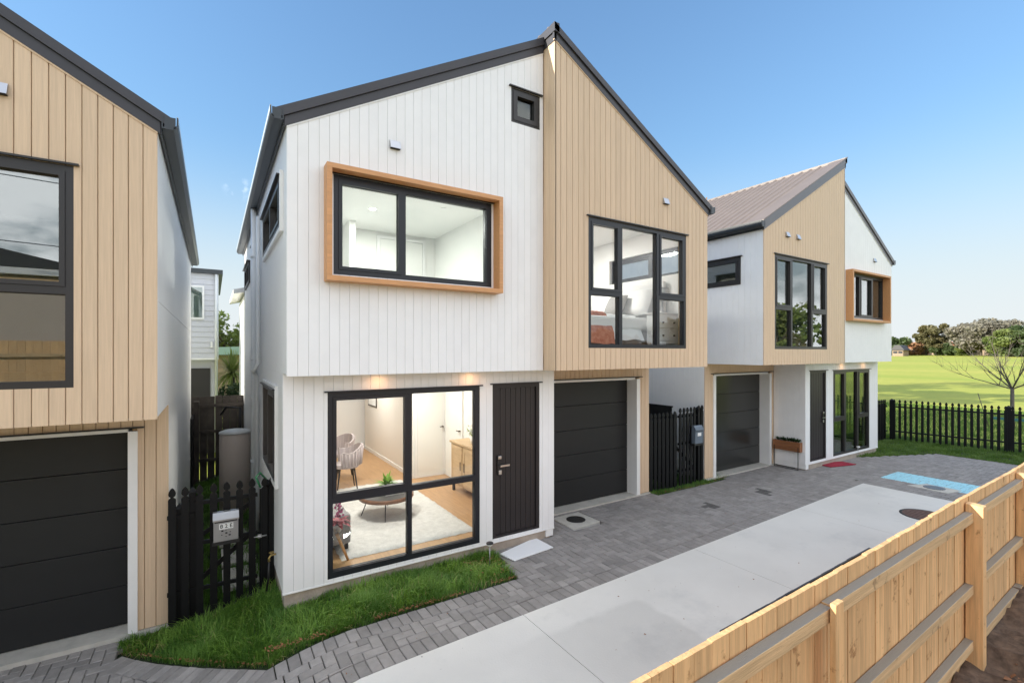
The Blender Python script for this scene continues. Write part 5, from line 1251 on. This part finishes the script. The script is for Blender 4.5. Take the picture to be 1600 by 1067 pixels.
while z < 2.4:
    MB().prism([(16.418, z), (16.395, z), (16.41, z+0.148), (16.418, z+0.148)], lambda a, b, h: (h, a, b), -0.04, 0.05).build('weatherboard', M['greyboard'], W2); z += 0.15
MB().box(0.051, 0.145, 16.09, 16.119, 2.40, 4.86).build('corner_board', M['trimwhite'], W2); MB().box(0.051, 0.115, 16.39, 16.419, -0.3, 2.39).build('corner_board', M['trimwhite'], W2)
MB().box(-5, 0.05, 16.09, 16.117, 2.40, 2.449).build('band_board', M['trimwhite'], W2); MB().box(-5.1, 0.25, 16.0, 22, 4.861, 4.98).build('roof', M['gutter'], W2)
w = MB().box(-0.75, -0.20, 16.06, 16.094, 3.55, 4.50).build('window', M['trimwhite'], W2); MB().box(-0.70, -0.25, 16.05, 16.059, 3.60, 4.45).build('pane', M['glassr'], w)
MB().box(-2.2, -0.06, 16.36, 16.394, -0.3, 2.15).build('garage_door', M['alu2'], W2); MB().box(-0.05, 0.0, 16.02, 16.06, 2.75, 2.92).build('meter_box', M['trimwhite'], W2)
MB().tube([(0.09, 16.05, 4.85), (0.09, 16.05, 2.45), (0.09, 16.33, 2.3), (0.09, 16.33, -0.3)], 0.04, 8).build('downpipe', M['pvc'], W2)
# low brick building with pale green roof
W3 = thing('brick_house', (3, 32, 0), 'low far brick house with a pale green roof behind the spiky tree', 'house')
MB().box(-4, 8, 31, 36, -0.3, 2.44).build('wall', M['brick'], W3)
MB().prism([(-4.5, 2.47), (8.5, 2.47), (8.5, 2.72), (2, 2.95), (-4.5, 2.72)], lambda a, z, y: (a, y, z), 30.4, 36.5).build('roof', M['greenroof'], W3)

def leaf_cloud(mb, c, r, n, s, rr, flat=1.0):
    for _ in range(n):
        while True:
            p = Vector((rr.uniform(-1, 1), rr.uniform(-1, 1), rr.uniform(-1, 1)))
            if 0.25 < p.length < 1: break
        q = Vector((c[0]+p.x*r[0], c[1]+p.y*r[1], c[2]+p.z*r[2])); d = Vector((rr.uniform(-1, 1), rr.uniform(-1, 1), rr.uniform(-0.6, 0.6))).normalized(); e = d.cross(Vector((rr.uniform(-1, 1), rr.uniform(-1, 1), rr.uniform(-1, 1)))).normalized(); k = s*rr.uniform(0.5, 1.3)
        b = len(mb.v); mb.v += [tuple(q-d*k), tuple(q+e*k*0.6), tuple(q+d*k), tuple(q-e*k*0.6)]; mb.face((b, b+1, b+2, b+3))
def tree(x, y, z, h, rad_, m, label, seed, clumps=16, n=260, leaf=0.5, trunk=0.3, group=None, low=0.25, name='tree'):
    rr = random.Random(seed); t = thing(name, (x, y, z), label, 'tree', group); tr = MB(); cr_ = MB()
    th = h*max(low, 0.2); top = Vector((x+rr.uniform(-.3, .3), y, z+h*0.62)); tr.tube([(x, y, z-0.3), (x+0.1, y, z+th), tuple(top)], [trunk, trunk*0.75, trunk*0.3], 7)
    for k in range(clumps):
        a = rr.uniform(0, 6.28); f = rr.random()**0.6; zz = low+(0.94-low)*rr.random()
        pr = math.sin(min(1, max(0.12, (zz-low*0.6)/(1.02-low*0.6)))*math.pi*0.92)**0.6
        c = (x+math.cos(a)*f*rad_*pr, y+math.sin(a)*f*rad_*pr, z+h*zz); cs = rad_*rr.uniform(0.24, 0.42)
        tr.tube([(x, y, z+h*min(0.5, zz*0.55)), ((x+c[0])/2, (y+c[1])/2, z+h*zz*0.75), c], [trunk*0.35, trunk*0.2, trunk*0.06], 5)
        leaf_cloud(cr_, c, (cs, cs, cs*0.72), n, leaf, rr)
    tr.build('trunk', M['bark'], t, fix=False); cr_.build('crown', m, t, fix=False); return t
LG = leafmat('far_dark_leaf', (0.065, 0.105, 0.040), (0.12, 0.16, 0.055), scale=0.25); LO = leafmat('far_olive_leaf', (0.14, 0.14, 0.065), (0.23, 0.19, 0.085), scale=0.2)
LA = leafmat('far_autumn_leaf', (0.36, 0.19, 0.09), (0.48, 0.28, 0.14), scale=0.2); LS = leafmat('far_silver_leaf', (0.20, 0.19, 0.15), (0.33, 0.30, 0.23), scale=0.2); LB = leafmat('far_bright_leaf', (0.14, 0.20, 0.05), (0.23, 0.27, 0.08), scale=0.25)
def far(u, D, v_base=555):
    A = rad(32.3); x = (u-800)/740; return (math.sin(A)+x*math.cos(A))*D, (math.cos(A)-x*math.sin(A))*D
zb = 1.1
def ft(u, D, h, r, m, label, seed, **k): x, y = far(u, D); return tree(x, y, zfield(x, y), h, r, m, label, seed, leaf=k.pop('leaf', 0.42), **k)
g_ = 'trees along the far side of the field'
ft(1402, 150, 5.0, 4.3, LG, 'low dark green tree just right of the white wall', 11, group=g_, low=0.1, clumps=22)
ft(1428, 152, 3.9, 2.7, LA, 'small orange autumn tree behind the field', 12, group=g_, low=0.1, clumps=14)
ft(1440, 155, 3.5, 2.3, LA, 'lower pale orange tree next to the small autumn tree', 13, group=g_, low=0.1, clumps=12)
ft(1447, 150, 9.1, 3.1, LO, 'tall open olive tree with bare trunk, left of the pair', 14, group=g_, low=0.5, clumps=14)
ft(1462, 148, 9.8, 4.2, LO, 'tallest olive tree of the pair in the middle of the tree line', 15, group=g_, low=0.25, clumps=24)
ft(1483, 152, 8.7, 3.6, LS, 'thin crowned silvery tree right of the olive pair', 16, group=g_, low=0.5, clumps=12, n=120)
ft(1478, 145, 3.4, 3.3, LG, 'dark shrubby tree at the foot of the silvery tree', 17, group=g_, low=0.08, clumps=18)
ft(1493, 142, 2.9, 2.8, LG, 'dark shrub in front of the tiled roof', 18, group=g_, low=0.08, clumps=14)
ft(1506, 140, 3.2, 2.5, LB, 'small yellow green tree left of the big silver one', 19, group=g_, low=0.08, clumps=14)
ft(1533, 135, 9.4, 6.7, LS, 'broad silver grey tree behind the bare tree', 20, group=g_, low=0.3, clumps=40, n=300)
ft(1550, 138, 9.9, 6.6, LS, 'rounded grey green tree right of the broad silver one', 21, group=g_, low=0.4, clumps=36, n=300)
ft(1566, 128, 4.9, 3.5, LG, 'dark green tree below the rounded grey one', 22, group=g_, low=0.08, clumps=20)
ft(1580, 122, 6.6, 4.4, LB, 'yellow green tree near the right edge', 23, group=g_, low=0.15, clumps=28, n=300)
ft(1606, 118, 6.3, 4.7, LG, 'dark green tree cut by the right edge', 24, group=g_, low=0.1, clumps=28, n=300)
ft(1630, 120, 8.4, 5.5, LG, 'dark tree beyond the right edge', 25, group=g_, low=0.1, clumps=28)
for (u, D, wdt, hh, lab) in ((1490, 165, 11, 3.4, 'far house with terracotta roof between the trees'), (1407, 140, 2.6, 2.4, 'small pale hut at the left end of the tree line'), (1432, 162, 7, 3.2, 'pale house wall glimpsed behind the autumn tree'), (1538, 150, 8, 3.2, 'white house wall glimpsed under the silver tree')):
    x, y = far(u, D); z = zfield(x, y); t = thing('far_house', (x, y, z), lab, 'house', 'houses beyond the field')
    MB().box(x-2, x+2, y-wdt/2, y+wdt/2, z-0.3, z+hh*0.72).build('wall', M['brick'], t)
    MB().prism([(-wdt/2-0.4, hh*0.72+0.02), (wdt/2+0.4, hh*0.72+0.02), (wdt/2*0.45, hh*1.35), (-wdt/2*0.45, hh*1.35)], lambda a, zz, h: (x+h, y+a, z+zz), -2.3, 2.3).build('roof', M['tileroof'] if hh > 2.5 else M['barge'], t)
    for q in (-0.25, 0.22): MB().box(x-2.04, x-2.0, y+q*wdt-0.5, y+q*wdt+0.5, z+0.8, z+hh*0.6).build('window', M['alu'], t)
# trees behind the houses: their tops show over the roof and their shadow crosses the field
tree(24.5, 20.5, 0, 13.9, 3.2, LA, 'autumn tree whose tips show above the timber gable roof', 31, clumps=22, n=160, leaf=0.16, trunk=0.2, low=0.35)
for i, (x, y, h, r) in enumerate(((20.5, 15.0, 8.6, 3.2), (22, 19.5, 8.8, 3.4), (24, 24.5, 9.0, 3.6), (26, 29.5, 9.2, 3.4))):
    tree(x, y, 0, h, r, LG, ['rounded evergreen nearest behind the right house', 'second evergreen behind the right house', 'third evergreen behind the right house', 'farthest evergreen behind the right house'][i], 40+i, clumps=26, n=220, leaf=0.22, trunk=0.2, low=0.12, group='evergreens behind the right house')
# greenery at the end of the alley
tree(1.2, 46, 0, 5.4, 4.2, LB, 'yellow green tree beyond the green roofed house', 50, clumps=26, n=240, leaf=0.2, low=0.1)
tree(-2.6, 50, 0, 5.8, 4.0, LG, 'dark green tree beyond the green roofed house', 51, clumps=26, n=240, leaf=0.2, low=0.1)
t = thing('spiky_tree', (0.55, 18.5, -0.3), 'sunlit cabbage tree with a burst of long narrow leaves at the end of the alley', 'tree')
MB().tube([(0.56, 18.5, -0.3), (0.56, 18.5, 1.95)], [0.09, 0.07], 8).build('trunk', M['bark'], t)
mb = MB(); rr = random.Random(5)
for k in range(320):
    a = rr.uniform(0, 6.28); e = rr.uniform(-0.6, 1.5); L_ = rr.uniform(0.6, 0.95); prev = None; b = len(mb.v)
    for q in (0, 0.4, 0.75, 1.0):
        p = Vector((0.56, 18.5, 1.95))+Vector((math.cos(a)*math.cos(e), math.sin(a)*math.cos(e), math.sin(e)))*L_*q-Vector((0, 0, 0.3*q*q*math.cos(e))); w = 0.022*(1-q*0.8); s = Vector((-math.sin(a), math.cos(a), 0))*w; mb.v += [tuple(p-s), tuple(p+s)]
    for q in range(3): mb.face((b+2*q, b+2*q+1, b+2*q+3, b+2*q+2))
mb.build('crown', leafmat('cabbage_leaf', (0.24, 0.30, 0.07), (0.40, 0.44, 0.13), scale=4), t, fix=False)
t = thing('hedge', (0.6, 17.6, -0.3), 'dark clipped shrub below the cabbage tree', 'shrub'); mb = MB(); leaf_cloud(mb, (0.7, 17.4, 0.9), (0.8, 0.5, 0.75), 2600, 0.06, random.Random(3)); mb.build('foliage', LG, t, fix=False); MB().tube([(0.7, 17.4, -0.3), (0.7, 17.4, 1.0)], 0.05, 6).build('stem', M['bark'], t)

# bare tree beyond the field fence
t = thing('bare_tree', (23.3, 4.58, 0), 'leafless young tree with upswept branches just beyond the black field fence', 'tree')
mb = MB(); rr = random.Random(12)
mb.tube([(23.3, 4.58, -0.1), (23.28, 4.58, 0.7), (23.33, 4.59, 1.38)], [0.075, 0.055, 0.05], 10)
def branch(p, d, L_, r, depth):
    pts = [p]; n = 5; dd = d.copy(); rs = [r]
    for i in range(n):
        dd = (dd+Vector((rr.gauss(0, 0.09), rr.gauss(0, 0.09), 0.055+rr.gauss(0, 0.06)))).normalized(); pts.append(pts[-1]+dd*L_/n); rs.append(r*(1-0.8*(i+1)/n))
    mb.tube(pts, rs, 6 if depth < 2 else 4, cap=False)
    if depth < 3:
        for k in range(6 if depth < 2 else 4):
            i = rr.randint(1, n-1); ax = Vector((rr.uniform(-1, 1), rr.uniform(-1, 1), rr.uniform(-0.2, 1))).normalized(); branch(pts[i], (dd*0.7+ax*0.75).normalized(), L_*rr.uniform(0.4, 0.65), max(0.004, rs[i]*0.6), depth+1)
mainb = [(-0.35, 1.0, 0.35, 1.9), (0.1, 0.75, 0.8, 2.1), (-0.2, 0.25, 1.0, 2.2), (0.2, -0.3, 0.9, 1.9), (-0.1, -0.9, 0.55, 1.9), (0.5, 0.5, 0.8, 1.7), (-0.6, -0.3, 0.7, 1.6)]
for (a, b, c, L_) in mainb: branch(Vector((23.33, 4.59, 1.34)), Vector((a, b, c)).normalized(), L_*0.9, 0.024, 1)
mb.build('trunk', M['bark'], t, fix=False)
for (dy_, k) in ((0.55, 1), (-0.35, 2), (-0.75, 3)): tag(MB().tube([(23.1, 4.58+dy_, 0), (23.1, 4.58+dy_*1.5, 1.15)], 0.012, 5).build('stake', M['bark'], t))
MB().box(23.05, 23.09, 3.85, 5.05, 0.28, 0.36).box(23.05, 23.09, 3.85, 3.89, 0, 0.28).box(23.05, 23.09, 5.01, 5.05, 0, 0.28).build('guard_rail', mat('teal_guard', (0.06, 0.20, 0.20), 0.6), t)

# ------------------------------------------------------------------ what stands behind the camera (only seen reflected in glass)
nb = thing('neighbour_house', (-9, -13, 0), 'neighbouring house with pale walls and dark roof reflected in the left window', 'house')
MB().box(-22, -3.5, -18, -10.5, 0.3, 5.0).build('wall', M['tank'], nb); MB().box(-22.4, -3.1, -18.4, -10.1, 5.02, 5.22).build('gutter', M['trimwhite'], nb)
MB().prism([(-22.4, 5.24), (-3.1, 5.24), (-6, 5.9), (-20, 5.9)], lambda a, z, y: (a, y, z), -18.4, -10.1).build('roof', M['barge'], nb)
for x in (-20, -16, -12): w = MB().box(x-0.8, x+0.8, -10.49, -10.43, 3.4, 4.5).build('window', M['trimwhite'], nb); MB().box(x-0.7, x+0.7, -10.42, -10.41, 3.5, 4.4).build('pane', M['alu'], w)
f = thing('paling_fence', (-5, -6, 0.6), 'pine paling fence at the back of the yard reflected in the left window', 'fence')
x = -12.0
while x < 2.0: MB().box(x, x+0.145, -6.02, -6.0, 0.5, 2.9).build('paling', M['pine'], f); x += 0.15
for z in (1.0, 2.5): MB().box(-12, 2.0, -5.999, -5.95, z, z+0.09).build('rail', M['pine_skytop'], f)
sc_ = thing('scaffold', (-6, -8, 0.5), 'galvanised scaffold frame reflected in the left window', 'scaffold')
for x in (-9.0, -5.6, -3.2): MB().tube([(x, -8, 0.4), (x, -8, 7.0)], 0.022, 8).build('standard', M['satin'], sc_)
for z in (5.6, 7.4): MB().tube([(-11, -8.06, z+0.3), (-3, -8.06, z)], 0.014, 8).build('ledger', M['satin'], sc_)
MB().tube([(-9, -8.05, 6.6), (-5.6, -8.05, 4.8)], 0.014, 8).build('brace', M['satin'], sc_)
MB().box(-11, -3, -8.6, -7.9, 4.6, 4.65).build('plank', M['pine_skytop'], sc_)
for i, (x, y, h, r, m) in enumerate(((34, -15, 5.6, 3.2, LO), (44, -14, 6.6, 3.6, LB), (28, -19, 4.4, 3.0, LA), (56, -22, 7, 4, LO), (-16, -34, 7, 5, LG), (14, -32, 5.5, 4.5, LG))):
    tree(x, y, 0, h, r, m, ['olive tree reflected in the right gable window', 'yellow green tree reflected in the right gable window', 'autumn tree reflected in the right gable window', 'tall olive tree behind the reflected ones', 'dark tree behind the neighbouring house', 'dark tree behind the yard'][i], 70+i, clumps=22, n=200, leaf=0.25, trunk=0.25)
